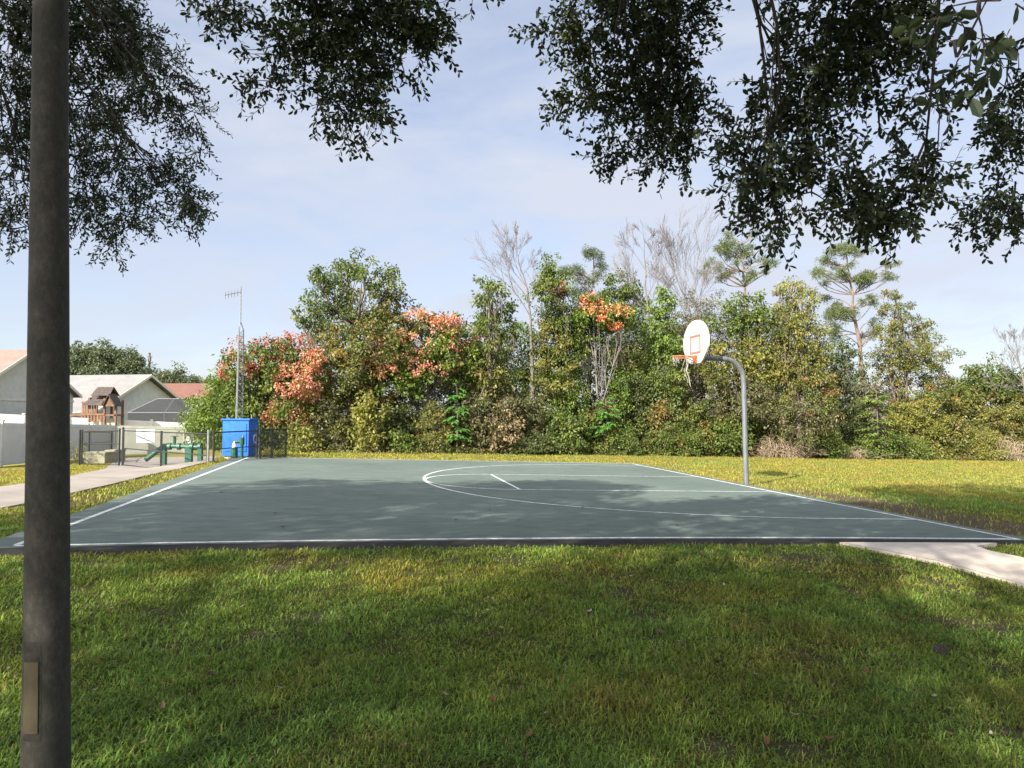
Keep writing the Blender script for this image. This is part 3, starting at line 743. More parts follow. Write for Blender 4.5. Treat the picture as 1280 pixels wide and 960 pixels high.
make_tree('wood_tree', 'rounded dark oak at the right end of the wood', 'tree',
          L_([(1232, 468, 28, 14), (1215, 485, 26, 18), (1250, 480, 24, 18), (1240, 510, 40, 24, 'olive'), (1205, 515, 28, 24, 'olive'), (1275, 500, 26, 30, 'olive'), (1300, 480, 30, 30)], 41), baseof(1235, 41), 'green', .18, 15, 50, (.14, .08), .38, group='trees behind the front row of the wood')
bare_tree('thin leafless tree at the right edge of the wood', [(1292, 570), (1284, 500), (1276, 460), (1268, 418)],
          [(.6, (1255, 450), 0), (.68, (1262, 430), .3), (.74, (1288, 430), -.3), (.8, (1256, 425), .2), (.86, (1280, 412), 0), (.92, (1264, 412), 0), (.55, (1252, 480), -.3)], 38, .1, 'leafless trees in the wood', spread=.6)

# --- rear row that closes the wood
for (u, vt, w, pal, Yo, lab) in [
    (385, 430, 60, 'olive', 8, 'olive tree crowded behind the vine hung oak'),
    (470, 415, 70, 'olive', 5, 'olive tree filling the wood between the vine hung oak and the pink podded tree'),
    (602, 395, 60, 'green', 6, 'green tree closing the wood behind the slim vine tree'),
    (560, 425, 80, 'dark', 7, 'dark tree filling the gap behind the pink podded tree'),
    (650, 402, 60, 'green', 6, 'green tree closing the wood below the left leafless tree'),
    (715, 405, 64, 'dark', 6, 'dark tree below and behind the orange topped tree'),
    (790, 395, 70, 'pine', 8, 'pale green tree behind the leafless spire'),
    (850, 388, 64, 'grey', 9, 'grey leaved tree deep in the wood behind the backboard'),
    (965, 382, 66, 'olive', 9, 'olive tree deep in the wood right of the hoop pole'),
    (1045, 420, 60, 'pine', 5, 'soft green tree under the tall pine'),
    (1080, 470, 80, 'grey', 4, 'greyish tree at the foot of the tall pine'),
    (1190, 470, 60, 'olive', 5, 'olive tree between the young airy tree and the right hand oak')]:
    Yy = yline(u)+Yo
    h = 572-vt
    make_tree('wood_tree', lab, 'tree', L_([(u, vt+18, w*.34, 17), (u-w*.28, vt+h*.35, w*.36, h*.2), (u+w*.28, vt+h*.32, w*.36, h*.2), (u, vt+h*.55, w*.55, h*.24), (u-w*.2, vt+h*.8, w*.5, h*.2), (u+w*.25, vt+h*.8, w*.5, h*.2)], Yy),
              baseof(u, Yy), pal, .15, 13, 50, (.15, .085), .4, group='trees filling the rear of the wood')

# --- front shrubs
for (u, w, vt, pal, off, lab) in [
    (378, 40, 532, 'yellow', .3, 'low yellow olive shrub at the left end of the wood'),
    (412, 50, 505, 'brown', .9, 'brownish vine curtain under the tall vine hung oak'),
    (455, 42, 498, 'yellow', .2, 'yellow green shrub below the vine hung oak'),
    (498, 52, 505, 'dark', 1.2, 'dark shrub under the pink podded tree'),
    (505, 36, 540, 'green', .1, 'low green shrub in front of the dark gap'),
    (540, 44, 505, 'olive', .5, 'olive shrub left of the vivid leaved sapling'),
    (592, 38, 520, 'brown', .6, 'brown twiggy shrub right of the vivid leaved sapling'),
    (628, 44, 503, 'tan', .2, 'pale tan dried shrub under the slim vine tree'),
    (624, 40, 462, 'bright', 1.8, 'bright vine mound above the pale tan dried shrub'),
    (658, 46, 492, 'brown', .9, 'dark brown thicket shrub right of the tan dried shrub'),
    (660, 60, 546, 'dark', .1, 'low dark shrub along the court end'),
    (702, 58, 458, 'bright', 1.4, 'bright green shrub left of the tall leafy central shrub'),
    (706, 48, 512, 'green', .3, 'mid green shrub in the centre of the front row'),
    (748, 40, 495, 'olive', .9, 'olive shrub beneath the orange topped tree'),
    (772, 34, 442, 'bright', 2.0, 'tall leafy shrub right of the pale stem of the orange topped tree'),
    (765, 60, 532, 'green', .1, 'low green shrub where the court meets the wood'),
    (804, 46, 462, 'dark', 2.0, 'dark round shrub below the bright green column'),
    (828, 50, 500, 'autumn', .5, 'shrub tinged orange left of the hoop pole'),
    (862, 44, 498, 'autumn', .7, 'shrub with rusty top beneath the net'),
    (845, 70, 535, 'green', .1, 'wide low green shrub beneath the backboard'),
    (905, 60, 520, 'green', .4, 'dark leafy shrub just left of the hoop pole'),
    (900, 44, 478, 'brown', 2.2, 'brown bare looking shrub under the hoop arm'),
    (955, 50, 515, 'green', 1.1, 'green shrub behind the tangle of dead brush'),
    (1022, 50, 508, 'brown', .8, 'brown vine mound right of the dead brush'),
    (1028, 60, 542, 'green', .1, 'low glossy green shrub right of the dead brush'),
    (1062, 44, 500, 'dark', 1.3, 'dark shrub left of the broad leaved sapling on the right'),
    (1082, 52, 545, 'green', .1, 'low green shrub under the broad leaved sapling on the right'),
    (1130, 56, 545, 'green', .1, 'dense low green shrub at the edge of the field'),
    (1145, 62, 492, 'yellow', 1.2, 'large yellow olive shrub below the young airy tree'),
    (1185, 50, 520, 'olive', .8, 'olive shrub behind the fallen logs'),
    (1220, 50, 538, 'yellow', .6, 'yellow green shrub behind the grey stump'),
    (1265, 60, 505, 'olive', 1.6, 'olive shrub at the right edge behind the dead stump'),
    (1300, 60, 520, 'olive', 1.0, 'olive shrub at the far right end of the wood')]:
    shrub(lab, u, w, vt, pal, off)
broad_plant('vivid green sapling with drooping tiers of leaves in front of the dark gap', 571, 484, 560, 40, .0)
broad_plant('low vivid sapling with spreading leaves in the centre front row', 757, 500, 545, 46, -.1, n=26)
broad_plant('broad leaved sapling in front of the vines on the right, large dark leaves', 1095, 488, 552, 56, -.1, 'bright', 40)
brush_heap('tangle of pale dead brush right of the hoop pole', 972, 62, 528, -.1, 520)
brush_heap('small heap of dead twigs left of the fallen logs', 1062, 40, 552, -.2, 160)
brush_heap('grey dead twigs fallen over the leaning stump', 1252, 46, 532, .3, 220)
# undergrowth that nobody could count, closing the foot of the wood
b = MB()
us = np.linspace(345, 1330, 260); cp = []
for u in us:
    for k in range(3):
        Y = yline(u)+rng.uniform(1.5, 4.0); q = baseof(u+rng.uniform(-3, 3), Y); q[2] += rng.uniform(.1, 2.3)*(1-.25*k); cp.append(q)
foliage(b, np.array(cp), .5, 42, .14, .085, PAL['dark']+PAL['brown'], .5, .2)
us = np.linspace(362, 1330, 330); cp = []
for u in us:
    Y = yline(u)+rng.uniform(-.5, .5); q = baseof(u, Y); q[2] += rng.uniform(.03, .22); cp.append(q)
foliage(b, np.array(cp), .2, 26, .09, .05, PAL['olive']+PAL['green']+PAL['tan'], .5, .0)
tag(b.build('undergrowth', M['leaf']), kind='stuff')
# stump and logs
b = MB(); p = gp(1272, 573); b.tube([p-np.array([0, 0, .1]), at(1262, 556, p[1]), at(1252, 545, p[1])], [.17, .13, .07], 9, True)
b.tube([at(1252, 545, p[1]), at(1238, 538, p[1])], [.05, .02], 6); b.tube([at(1254, 547, p[1]), at(1266, 534, p[1]+.2)], [.05, .015], 6)
tag(b.build('tree_stump', M['palebark']), 'pale leaning dead stump at the right edge of the field', 'stump')
for (u0, v0, u1, v1, r, lab) in [(1165, 571, 1215, 569, .09, 'long grey fallen log at the edge of the field'), (1222, 572, 1262, 570, .08, 'shorter fallen log just left of the dead stump')]:
    b = MB(); p = gp(u0, v0+2); q = gp(u1, v1+3); p[2] += r*.7; q[2] += r*.7
    b.tube(curve(p, q, .03, 6), np.linspace(r, r*.7, 6), 8, True)
    tag(b.build('fallen_log', M['palebark']), lab, 'log')
b = MB(); p = gp(1199, 572); b.tube([p-np.array([0, 0, .1]), at(1198, 560, p[1])], [.13, .1], 8, True)
tag(b.build('tree_stump', M['palebark']), 'short grey upright stump beside the fallen logs', 'stump')

# ------------------------------------------------------------------ live oaks overhead
OAK = [(.035, .052, .028, 3), (.045, .062, .03, 2), (.055, .075, .03, 1)]
OAKY = [(.05, .075, .022, 2), (.09, .11, .03, 1)]
def spray(mb, tw, pts, L, W, pal, tl, nl, down=.55, wob=.9, outfrom=None):
    """leafy twigs: each a short stem with alternate leaves"""
    n = len(pts)
    d = rvec(n)*wob; d[:, 2] -= down
    if outfrom is not None:
        o = pts-outfrom; o /= np.linalg.norm(o, axis=1)[:, None]+1e-6; d += o*.7
    d /= np.linalg.norm(d, axis=1)[:, None]
    T = rng.uniform(.7, 1.3, n)*tl
    ref = rvec(n); sd = np.cross(d, ref); sd /= np.linalg.norm(sd, axis=1)[:, None]+1e-6
    nn = np.cross(sd, d)
    w = np.array([p[3] for p in pal]); w = w/w.sum()
    base = np.array([p[:3] for p in pal])[rng.choice(len(pal), n, p=w)]
    for k in range(nl):
        f = (k+.5)/nl
        P = pts+d*(T*f)[:, None]
        a = k*2.4
        D = d*.75+(sd*cos(a)+nn*sin(a))*.9+rvec(n)*.25
        D[:, 2] -= .15
        s = rng.uniform(.7, 1.2, n)
        c = base*rng.uniform(.8, 1.25, (n, 1))
        keep = rng.random(n) < .93
        leaf6(mb, P[keep], D[keep], (rvec(n)*.7+np.array([0, 0, .6]))[keep], (L*s)[keep], (W*s)[keep], c[keep])
    for i in range(n): tw.tube([pts[i], pts[i]+d[i]*T[i]], [.004, .0015], 3)
def leaf6(mb, P, D, Nn, L, W, col):
    """narrow oak leaf, six corners, slightly folded and curved"""
    D = D/(np.linalg.norm(D, axis=1)[:, None]+1e-9)
    Sd = np.cross(D, Nn); Sd /= np.linalg.norm(Sd, axis=1)[:, None]+1e-9
    up = np.cross(Sd, D); L = L[:, None]; W = W[:, None]
    a = P+D*L*.3+up*L*.05; b = P+D*L*.7+up*L*.05; t = P+D*L
    v = np.stack([P, a+Sd*W*.42, b+Sd*W*.5, t, b-Sd*W*.5, a-Sd*W*.42], 1)
    i = np.arange(len(P))[:, None]*6
    mb.add(v.reshape(-1, 3), [i+np.array([[0, 1, 2, 3]]), i+np.array([[0, 3, 4, 5]])], np.repeat(col, 6, 0))
def overhead_oak(label, trunk_xy, canopy, hang, Ld=.058, Wd=.022, r=.28, canopy_leaf=(.20, .105), mult=1.9, lift=12):
    """canopy: world ellipsoids (centre, radii); hang: (u,v,ru,rv,Y,n) sprays hanging into view, limbs: pixels"""
    base = np.array([trunk_xy[0], trunk_xy[1], float(ground_z(*trunk_xy))])
    t = thing('live_oak', label, 'tree', base, 'live oaks shading the lawn')
    wood, leaves, cano = MB(), MB(), MB()
    fk = base+np.array([rng.normal(0, .2), rng.normal(0, .2), 2.6])
    wood.tube(curve(base-np.array([0, 0, .2]), fk, .03, 6), np.linspace(r*1.0, r*.75, 6), 12)
    cents = []
    for c, rr in canopy:
        c = np.array(c, float); rr = np.array(rr, float); cents.append(c)
        limb = curve(fk, c, .1, 7, .06); wood.tube(limb, np.linspace(r*.34, .03, 7), 8)
        area = (rr[0]*rr[1]+rr[0]*rr[2]+rr[1]*rr[2])/3
        fine = c[1] < -1.4; n = int((14 if fine else 28)*area); d = rvec(n); k = (.35+.65*rng.random(n)**.5)
        cp = c+d*rr*k[:, None]
        # stay above the picture: leave the view open except where sprays hang
        lim = CH+cp[:, 1]*.60+1.0
        inview = (cp[:, 1] > .3) & (np.abs(cp[:, 0]) < .78*cp[:, 1]+.9) & (cp[:, 2] < lim)
        cp = cp[~inview]
        foliage(cano, cp, (.5 if fine else .42)*rng.uniform(.7, 1.2, len(cp)), 120 if fine else 30, canopy_leaf[0]*(.47 if fine else 1), canopy_leaf[1]*(.47 if fine else 1), OAK, .6, .15)
        for q in cp[::6]: wood.tube(curve(limb[int(rng.integers(3, 7))], q, .12, 4), np.linspace(.02, .006, 4), 4)
    cents = np.array(cents)
    for h in hang:
        u, v, ru, rv, Y, n = h[:6]; v = v-lift; n = int(n*(mult if u < 930 else mult*.82))+1; pal = OAK if len(h) < 7 else h[6]
        c, rr = lob(u, v, ru, rv, Y); rr = np.array(rr)
        m_ = max(1, n//7); cc = rvec(m_)*(rng.random((m_, 1))**.36)
        pts = c+cc[rng.integers(0, m_, n)]*rr+rng.normal(0, .075, (n, 3))
        src = cents[np.argmin(np.linalg.norm(cents-c, axis=1))]
        st = c+(src-c)*.55; st[2] = max(st[2], CH+st[1]*.6+.4)
        limb = curve(st, c+np.array([0, 0, -.2*rr[2]]), .16, 7)
        if h[5] > 30 and rng.random() < .45 or h[1] < 20:
            wood.tube(limb, np.linspace(.018, .006, 7), 5); wood.tube(curve(src, st, .05, 4), np.linspace(.05, .018, 4), 5)
        else:
            limb = curve(c+rr*np.array([.3, .2, .9])*rng.uniform(-1, 1, 3)+np.array([0, 0, rr[2]*.9]), c-np.array([0, 0, .3*rr[2]]), .1, 7); wood.tube(limb, np.linspace(.010, .005, 7), 4)
        for q in pts[::9]: wood.tube(curve(limb[int(rng.integers(3, 7))], q, .1, 4), np.linspace(.008, .003, 4), 3)
        spray(leaves, wood, pts, Ld, Wd, pal, .2, 10, .55, .9, c)
    wood.build('trunk', M['darkbark'], t, base)
    cano.build('crown', M['canopyleaf'], t, base)
    leaves.build('hanging_foliage', M['oakleaf'], t, base)
    return t
def canopy_grid():
    r = np.random.default_rng(21); out = {0: [], 1: [], 2: []}; tr = np.array([(-10.5, 1.5), (-3.0, -2.5), (6.0, 0.5)])
    for x in np.arange(-15.5, 10.5, 2.5):
        for y in np.arange(-9.5, 5.6, 2.5):
            if (x < -13 and y > -.5) or (x < -8 and y > 1.8) or (x < 1.5 and y > 2.9): continue
            px_, py_ = x+r.uniform(-.7, .7), y+r.uniform(-.7, .7)
            if r.random() < .03: continue
            k = int(np.argmin(np.hypot(tr[:, 0]-px_, tr[:, 1]-py_)))
            out[k].append(((px_, py_, 8.0+r.uniform(-.6, .9)), (r.uniform(1.6, 2.2), r.uniform(1.6, 2.2), r.uniform(1.0, 1.5))))
    for x, y in ((-8.4, -6.2), (-7.6, -4.8), (-6.6, -3.6), (-5.6, -2.4), (-4.8, -1.6), (-7.0, -6.4), (-5.8, -4.6)): out[1].append(((x, y, 7.2), (1.5, 1.5, .9)))  # unseen lobes added to keep the lamp post's shadow off the lawn
    for x, y in ((-9.2, 3.3), (-7.4, 3.9), (-10.8, 2.4), (-12.2, 3.2), (-8.2, 2.2)): out[0].append(((x, y, 8.2), (1.7, 1.5, 1.2)))  # more unseen lobes, added to shade the hanging foliage at upper left
    return out
CG = canopy_grid()
overhead_oak('live oak at upper left, fine foliage draping behind the lamp post', (-9.5, 4.0),
    CG[0]+[((-6.2, 6.0, 7.4), (1.2, 1.0, .8))],
    [(20, 50, 55, 60, 8.0, 95), (120, 50, 60, 60, 8.2, 120), (165, 55, 38, 50, 8.0, 78), (195, 120, 38, 40, 7.8, 58), (110, 130, 62, 50, 8.3, 75), (20, 150, 42, 50, 8.2, 62), (150, 195, 60, 48, 8.0, 75), (225, 150, 34, 24, 7.8, 24),
     (30, 230, 44, 44, 8.1, 60), (110, 255, 46, 34, 8.2, 46), (205, 245, 44, 30, 7.9, 40), (165, 285, 34, 20, 8.0, 26), (232, 280, 24, 12, 7.8, 13), (15, 300, 22, 18, 8.0, 16), (145, 322, 6, 12, 7.9, 5), (95, 300, 16, 10, 8, 6), (250, 205, 16, 8, 7.8, 5), (80, 20, 60, 30, 8, 60)], .056, .021, mult=3.0)
overhead_oak('live oak above the camera, its leafy tip hanging left of centre', (-1.5, -6.2),
    CG[1]+[((-1.8, 3.6, 6.9), (2.0, 1.6, 1.1))],
    [(430, 15, 95, 30, 6.2, 105), (400, 55, 60, 34, 6.2, 78), (470, 50, 60, 36, 6.2, 82), (525, 40, 34, 34, 6.1, 46), (546, 72, 14, 18, 6.1, 10), (350, 85, 30, 26, 6.2, 22), (345, 120, 18, 14, 6.2, 8), (430, 105, 40, 26, 6.2, 38), (405, 140, 26, 22, 6.2, 20), (450, 160, 30, 20, 6.2, 24), (438, 182, 14, 8, 6.2, 5), (500, 95, 30, 14, 6.2, 16),
     (255, 5, 22, 12, 6.0, 12), (270, 30, 18, 14, 6.0, 12), (292, 42, 10, 12, 6.0, 6), (605, 2, 18, 6, 6.0, 6), (335, 130, 8, 8, 6.2, 3)], .062, .028, mult=1.85, lift=22)
overhead_oak('live oak at upper right, heavy dark sprays hanging over the court', (8.8, -0.6),
    CG[2]+[((3.0, 4.4, 7.2), (1.6, 1.2, .9)), ((0.9, 4.0, 6.8), (1.4, 1.2, .8)), ((5.8, 4.6, 7.4), (1.8, 1.5, 1.0))],
    [(800, 25, 85, 40, 6.6, 135), (745, 30, 40, 30, 6.6, 45), (695, 45, 26, 12, 6.6, 12), (848, 40, 40, 42, 6.5, 62), (740, 85, 34, 34, 6.7, 40, OAKY), (790, 95, 50, 40, 6.6, 75), (840, 105, 36, 40, 6.5, 56), (740, 125, 40, 22, 6.7, 34, OAKY), (700, 148, 24, 6, 6.7, 6, OAKY), (800, 150, 44, 34, 6.6, 55), (850, 165, 34, 30, 6.5, 40), (780, 195, 26, 20, 6.6, 18), (755, 215, 12, 12, 6.6, 5), (825, 200, 24, 14, 6.6, 14), (870, 210, 10, 14, 6.5, 6),
     (968, 8, 26, 12, 5.6, 16), (1060, 25, 65, 34, 5.4, 95), (1120, 40, 48, 40, 5.4, 78), (1025, 75, 46, 40, 5.4, 68), (1080, 85, 48, 40, 5.4, 70), (1000, 120, 36, 32, 5.4, 42), (970, 150, 32, 26, 5.5, 28), (935, 175, 28, 20, 5.5, 22), (960, 200, 40, 32, 5.4, 44), (930, 235, 24, 30, 5.5, 24), (965, 250, 34, 32, 5.4, 38), (975, 290, 14, 16, 5.4, 8), (1000, 170, 30, 30, 5.4, 26), (1060, 130, 34, 20, 5.4, 22), (1030, 200, 22, 24, 5.4, 14), (1060, 215, 40, 16, 5.4, 24, OAK), (1090, 260, 50, 22, 5.3, 44), (1060, 265, 30, 22, 5.3, 26), (1150, 250, 30, 30, 5.3, 32), (1120, 285, 30, 12, 5.3, 16), (1160, 210, 24, 22, 5.3, 20), (1155, 120, 26, 24, 5.3, 22), (1015, 250, 14, 20, 5.4, 8, OAKY), (1100, 170, 14, 24, 5.4, 6),
     (1262, 110, 26, 46, 6.0, 40), (1265, 195, 24, 30, 6.4, 34), (1245, 250, 28, 24, 6.4, 30), (1265, 275, 24, 24, 6.4, 28), (1225, 285, 14, 12, 6.4, 8), (1268, 160, 14, 20, 6.4, 12)], .060, .028, mult=1.7, lift=10)
overhead_oak('nearest oak spray, large dark leaves in the top right corner', (3.6, -1.8),
    [((2.6, -1.6, 5.2), (1.4, 1.4, .9)), ((2.6, .6, 4.9), (1.2, 1.0, .6))],
    [(1222, 30, 22, 22, 2.6, 5), (1245, 70, 20, 18, 2.6, 4), (1195, 80, 16, 12, 2.7, 3), (1250, 10, 26, 12, 2.6, 4)], .072, .032, .1, mult=1.0)

# ------------------------------------------------------------------ lamp post in the foreground
def lamp_material():
    m, nt, b, out = newmat('weathered_lamp_post')
    v = coords(nt, 'Object', (1, 1, .55))
    f = noise(nt, v, 38, 10, .75); g_ = noise(nt, v, 130, 6, .75); h = noise(nt, coords(nt, 'Object', (1, 1, .12)), 9, 5, .6)
    c = ramp(nt, f, [(.32, (.022, .019, .015)), (.52, (.045, .040, .032)), (.72, (.085, .077, .062))])
    c = mix(nt, ramp(nt, h, [(.5, 0.0), (.75, .6)]), c, (.034, .035, .02))
    c = mix(nt, ramp(nt, g_, [(.58, 0.0), (.70, .5)]), c, (.13, .12, .10))
    nt.links.new(c, b.inputs['Base Color']); b.inputs['Roughness'].default_value = .75; bump(nt, b, g_, .4, .003)
    return m
M['lamp'] = lamp_material()
M['plate'] = speckled('lamp_cover_plate', (.07, .055, .03), (.12, .10, .056), 9, .7, .25, .002, stretch=(1, 1, .4))
M['sealant'] = speckled('old_sealant', (.02, .018, .015), (.05, .045, .035), 30, .8, .2, .002)
M['darkmetal'] = speckled('dark_metal', (.02, .02, .022), (.045, .045, .047), 12, .55, .1, .002)
M['lens'] = speckled('lamp_lens', (.55, .54, .5), (.65, .64, .6), 4, .3, 0)
pb = at(57.5, 960, 2.80); pt = at(63.6, 0, 2.80)
dirp = (pt-pb)/(pt[2]-pb[2])
lb = pb+dirp*(float(ground_z(pb[0], pb[1]))-pb[2]-.0)
t = thing('lamp_post', 'dark weathered metal lamp post in the left foreground', 'lamp post', lb)
b = MB()
zs = np.linspace(-.1, 5.3, 60); P = lb+dirp*zs[:, None]
def lamp_r(z): return np.interp(z, [0, .15, 3.3, 5.4], [.0845, .0825, .0605, .048])
b.tube(P, lamp_r(zs), 40, True)
b.build('pole', M['lamp'], t, lb, True)
def on_post(z, ang, out): 
    return lb+dirp*z+np.array([cos(ang), sin(ang), 0])*(lamp_r(z)+out)
def curved_plate(z0, z1, a0, a1, out, th, m, name):
    b = MB(); na, nz = 9, 12; rows = []
    for o in (out, out+th):
        for z in np.linspace(z0, z1, nz):
            for a in np.linspace(a0, a1, na): rows.append(on_post(z, a, o))
    V = np.array(rows); k = na*nz; q = []
    for i in range(nz-1):
        for j in range(na-1):
            s = i*na+j; q.append((s+k, s+1+k, s+na+1+k, s+na+k))
    ring = list(range(na))+[i*na+na-1 for i in range(1, nz)]+[(nz-1)*na+j for j in range(na-2, -1, -1)]+[i*na for i in range(nz-2, 0, -1)]
    for i, j in zip(ring, ring[1:]+ring[:1]): q.append((i, j, j+k, i+k))
    b.add(V, np.array(q)); return b.build(name, m, t, lb)
camang = math.atan2(-lb[1], -lb[0])
zA = lambda v: at(45, v, 2.72)[2]-lb[2]
curved_plate(zA(917), zA(828), camang-1.02, camang-.32, .002, .0025, M['plate'], 'cover_plate')
curved_plate(zA(927), zA(803), camang-1.12, camang-.2, -.001, .0018, M['sealant'], 'plate_surround')
b = MB(); tp = lb+dirp*5.3
b.tube([tp, tp+np.array([0, 0, .12]), tp+np.array([.25, .2, .22]), tp+np.array([.7, .55, .22])], [.045, .04, .035, .03], 10, True)
b.build('arm', M['lamp'], t, lb, True)
b = MB(); e = tp+np.array([.95, .75, .22]); b.tube([tp+np.array([.62, .49, .22]), tp+np.array([.75, .59, .23]), e, tp+np.array([1.15, .9, .2])], [.05, .12, .13, .03], 10, True)
b.build('lamp_head', M['darkmetal'], t, lb, True)
b = MB(); b.box(tp+np.array([.9, .71, .095]), (.3, .18, .03), .67); b.build('lens', M['lens'], t, lb)

# ------------------------------------------------------------------ basketball hoop
M['hooppole'] = speckled('galvanised_pole', (.10, .11, .12), (.17, .18, .19), 14, .5, .1, .002, .3, stretch=(1, 1, .2))
M['board'] = speckled('white_board', (.46, .43, .38), (.52, .485, .435), 5, .45, .05, .001)
M['rim'] = speckled('orange_rim', (.36, .10, .05), (.45, .14, .07), 20, .5, .1, .001)
M['boardred'] = speckled('red_board_paint', (.52, .09, .07), (.62, .13, .10), 20, .55, 0)
M['net'] = speckled('old_net', (.38, .36, .32), (.5, .48, .43), 20, .9, 0)
ax = np.array([-cos(YAW), -sin(YAW), 0]); bx_ = np.array([-sin(YAW), cos(YAW), 0]); uz = np.array([0, 0, 1.])
pf = np.array(court_xy(-.36, 0.0)); pf[2] = float(ground_z(pf[0], pf[1]))
t = thing('basketball_hoop', 'gooseneck basketball hoop with white fan backboard beside the court', 'basketball hoop', pf)
lean = np.array([-.012, 0, 1.])
H = at(930, 449, pf[1])[2]-pf[2]
rb = .52
pts = [pf-uz*.3*1.0, pf, pf+lean*(H*.4), pf+lean*(H-rb)]
ctr = pf+lean*(H-rb)+ax*rb
for k in range(1, 10):
    a_ = k/9*pi/2; pts.append(ctr-ax*rb*cos(a_)+uz*rb*sin(a_))
armend = pf+lean*H+ax*1.17+uz*.02
pts += [pts[-1]*.6+armend*.4, armend]
b = MB(); b.tube(pts, .064, 18, True); b.build('pole', M['hooppole'], t, pf, True)
bc = armend+ax*.07
# fan board outline (w across, h up), lowest point at the arm
half = [(.0, .93), (.17, .915), (.34, .86), (.49, .77), (.60, .65), (.665, .50), (.685, .36), (.66, .22), (.56, .08), (.40, -.07), (.27, -.145), (.0, -.15)]
outl = half+[(-x, z) for x, z in half[-2:0:-1]]
bz = at(866, 448, bc[1])[2]-bc[2]
fr = lambda p: bc+bx_*p[0]+ax*p[1]+uz*p[2]
b = MB(); b.prism(outl, 0, .045, fr); b.build('backboard', M['board'], t, pf)
b = MB()
for (x, z, w, h) in [(0, .53, .58, .05), (0, .12, .58, .05), (-.265, .325, .05, .35), (.265, .325, .05, .35)]:
    b.prism([(x-w/2, z-h/2), (x+w/2, z-h/2), (x+w/2, z+h/2), (x-w/2, z+h/2)], .046, .054, fr)
b.build('target_square', M['boardred'], t, pf)
b = MB()
for z in (-.06, .1): b.bar(armend-ax*.25+uz*.0, fr((0.0, -.01, z+.02)), .025, 8)
for s in (-1, 1): b.bar(armend-ax*.3, fr((.3*s, -.01, .45)), .016, 8)
b.build('board_brace', M['hooppole'], t, pf)
RZ = .02
b = MB(); th = np.linspace(0, 2*pi, 37); rc = fr((0, .05+.15+.2286, RZ))
b.tube(np.array([rc+ax*cos(q)*.2286+bx_*sin(q)*.2286 for q in th]), .012, 8)
th2 = th; b.tube(np.array([rc+ax*cos(q)*.2286+bx_*sin(q)*.2286-uz*.03 for q in th[3:-3]]), .006, 6)
b.build('rim', M['rim'], t, pf, True)
b = MB()
b.prism([(-.11, -.14), (.11, -.14), (.11, .06), (-.11, .06)], .048, .058, fr)
for s in (-1, 1):
    b.bar(fr((.08*s, .055, -.08)), rc-ax*.16+bx_*.16*s, .011, 8)
    b.bar(fr((.08*s, .055, RZ)), rc-ax*.205+bx_*.1*s, .013, 8)
b.build('rim_bracket', M['rim'], t, pf)
b = MB()
def netp(q, z): 
    r_ = .222-.10*min(z/.4, 1.)
    return rc+ax*cos(q)*r_+bx_*sin(q)*r_-uz*z
for k in range(12):
    q = k/12*2*pi; long = .12+.14*((k*7) % 5)/5
    if k in (1, 4, 9): continue
    if k in (5, 6, 7): long = .36
    for sg in (-1, 1):
        pts = [netp(q+sg*.26*(z/.16), z) for z in np.linspace(.012, long, 9)]
        b.tube(pts, .0035, 4)
for k in (5, 6, 7):
    q = k/12*2*pi; p0 = netp(q, .35); b.tube([p0, p0-uz*.15+ax*-.06, p0-uz*(.3+.05*(k-5))-ax*.1], .004, 4)
b.build('net', M['net'], t, pf)

# ------------------------------------------------------------------ left side: lift station, fences, houses
M['black'] = speckled('black_coated_steel', (.012, .013, .014), (.025, .026, .027), 15, .45, 0)
M['galv'] = speckled('galvanised_steel', (.17, .18, .19), (.27, .28, .29), 14, .5, .05, .001, .5)
M['greenpipe'] = speckled('green_painted_pipe', (.012, .075, .045), (.02, .10, .062), 8, .45, .05, .001)
M['blue'] = speckled('blue_painted_steel', (.008, .10, .50), (.014, .14, .60), 5, .45, .05, .001)
M['signwhite'] = speckled('white_sign_face', (.46, .50, .49), (.54, .57, .56), 6, .5, 0)
M['signink'] = speckled('faded_sign_ink', (.22, .25, .26), (.28, .31, .32), 30, .7, 0)
M['vinyl'] = speckled('white_vinyl', (.60, .59, .59), (.66, .65, .65), 2, .5, 0)
M['beigeblock'] = speckled('beige_block', (.24, .235, .165), (.32, .31, .22), 4, .9, .2, .004)
M['stucco'] = speckled('pale_stucco', (.55, .55, .51), (.65, .65, .61), 3, .9, .2, .006)
M['greystucco'] = speckled('grey_stucco', (.50, .50, .46), (.60, .60, .56), 3, .9, .2, .006)
M['fascia'] = speckled('cream_fascia', (.62, .58, .48), (.70, .66, .56), 3, .7, 0)
M['woodred'] = speckled('redwood', (.10, .05, .028), (.20, .105, .06), 6, .8, .2, .003, stretch=(1, 1, .25))
M['wooddark'] = speckled('dark_roof_wood', (.045, .035, .032), (.085, .066, .06), 6, .8, .2, .003)
M['glassdark'] = speckled('dark_window_glass', (.03, .035, .04), (.05, .055, .06), 3, .15, 0, spec=.6)
M['pipewhite'] = speckled('white_cap', (.7, .7, .7), (.8, .8, .8), 3, .5, 0)
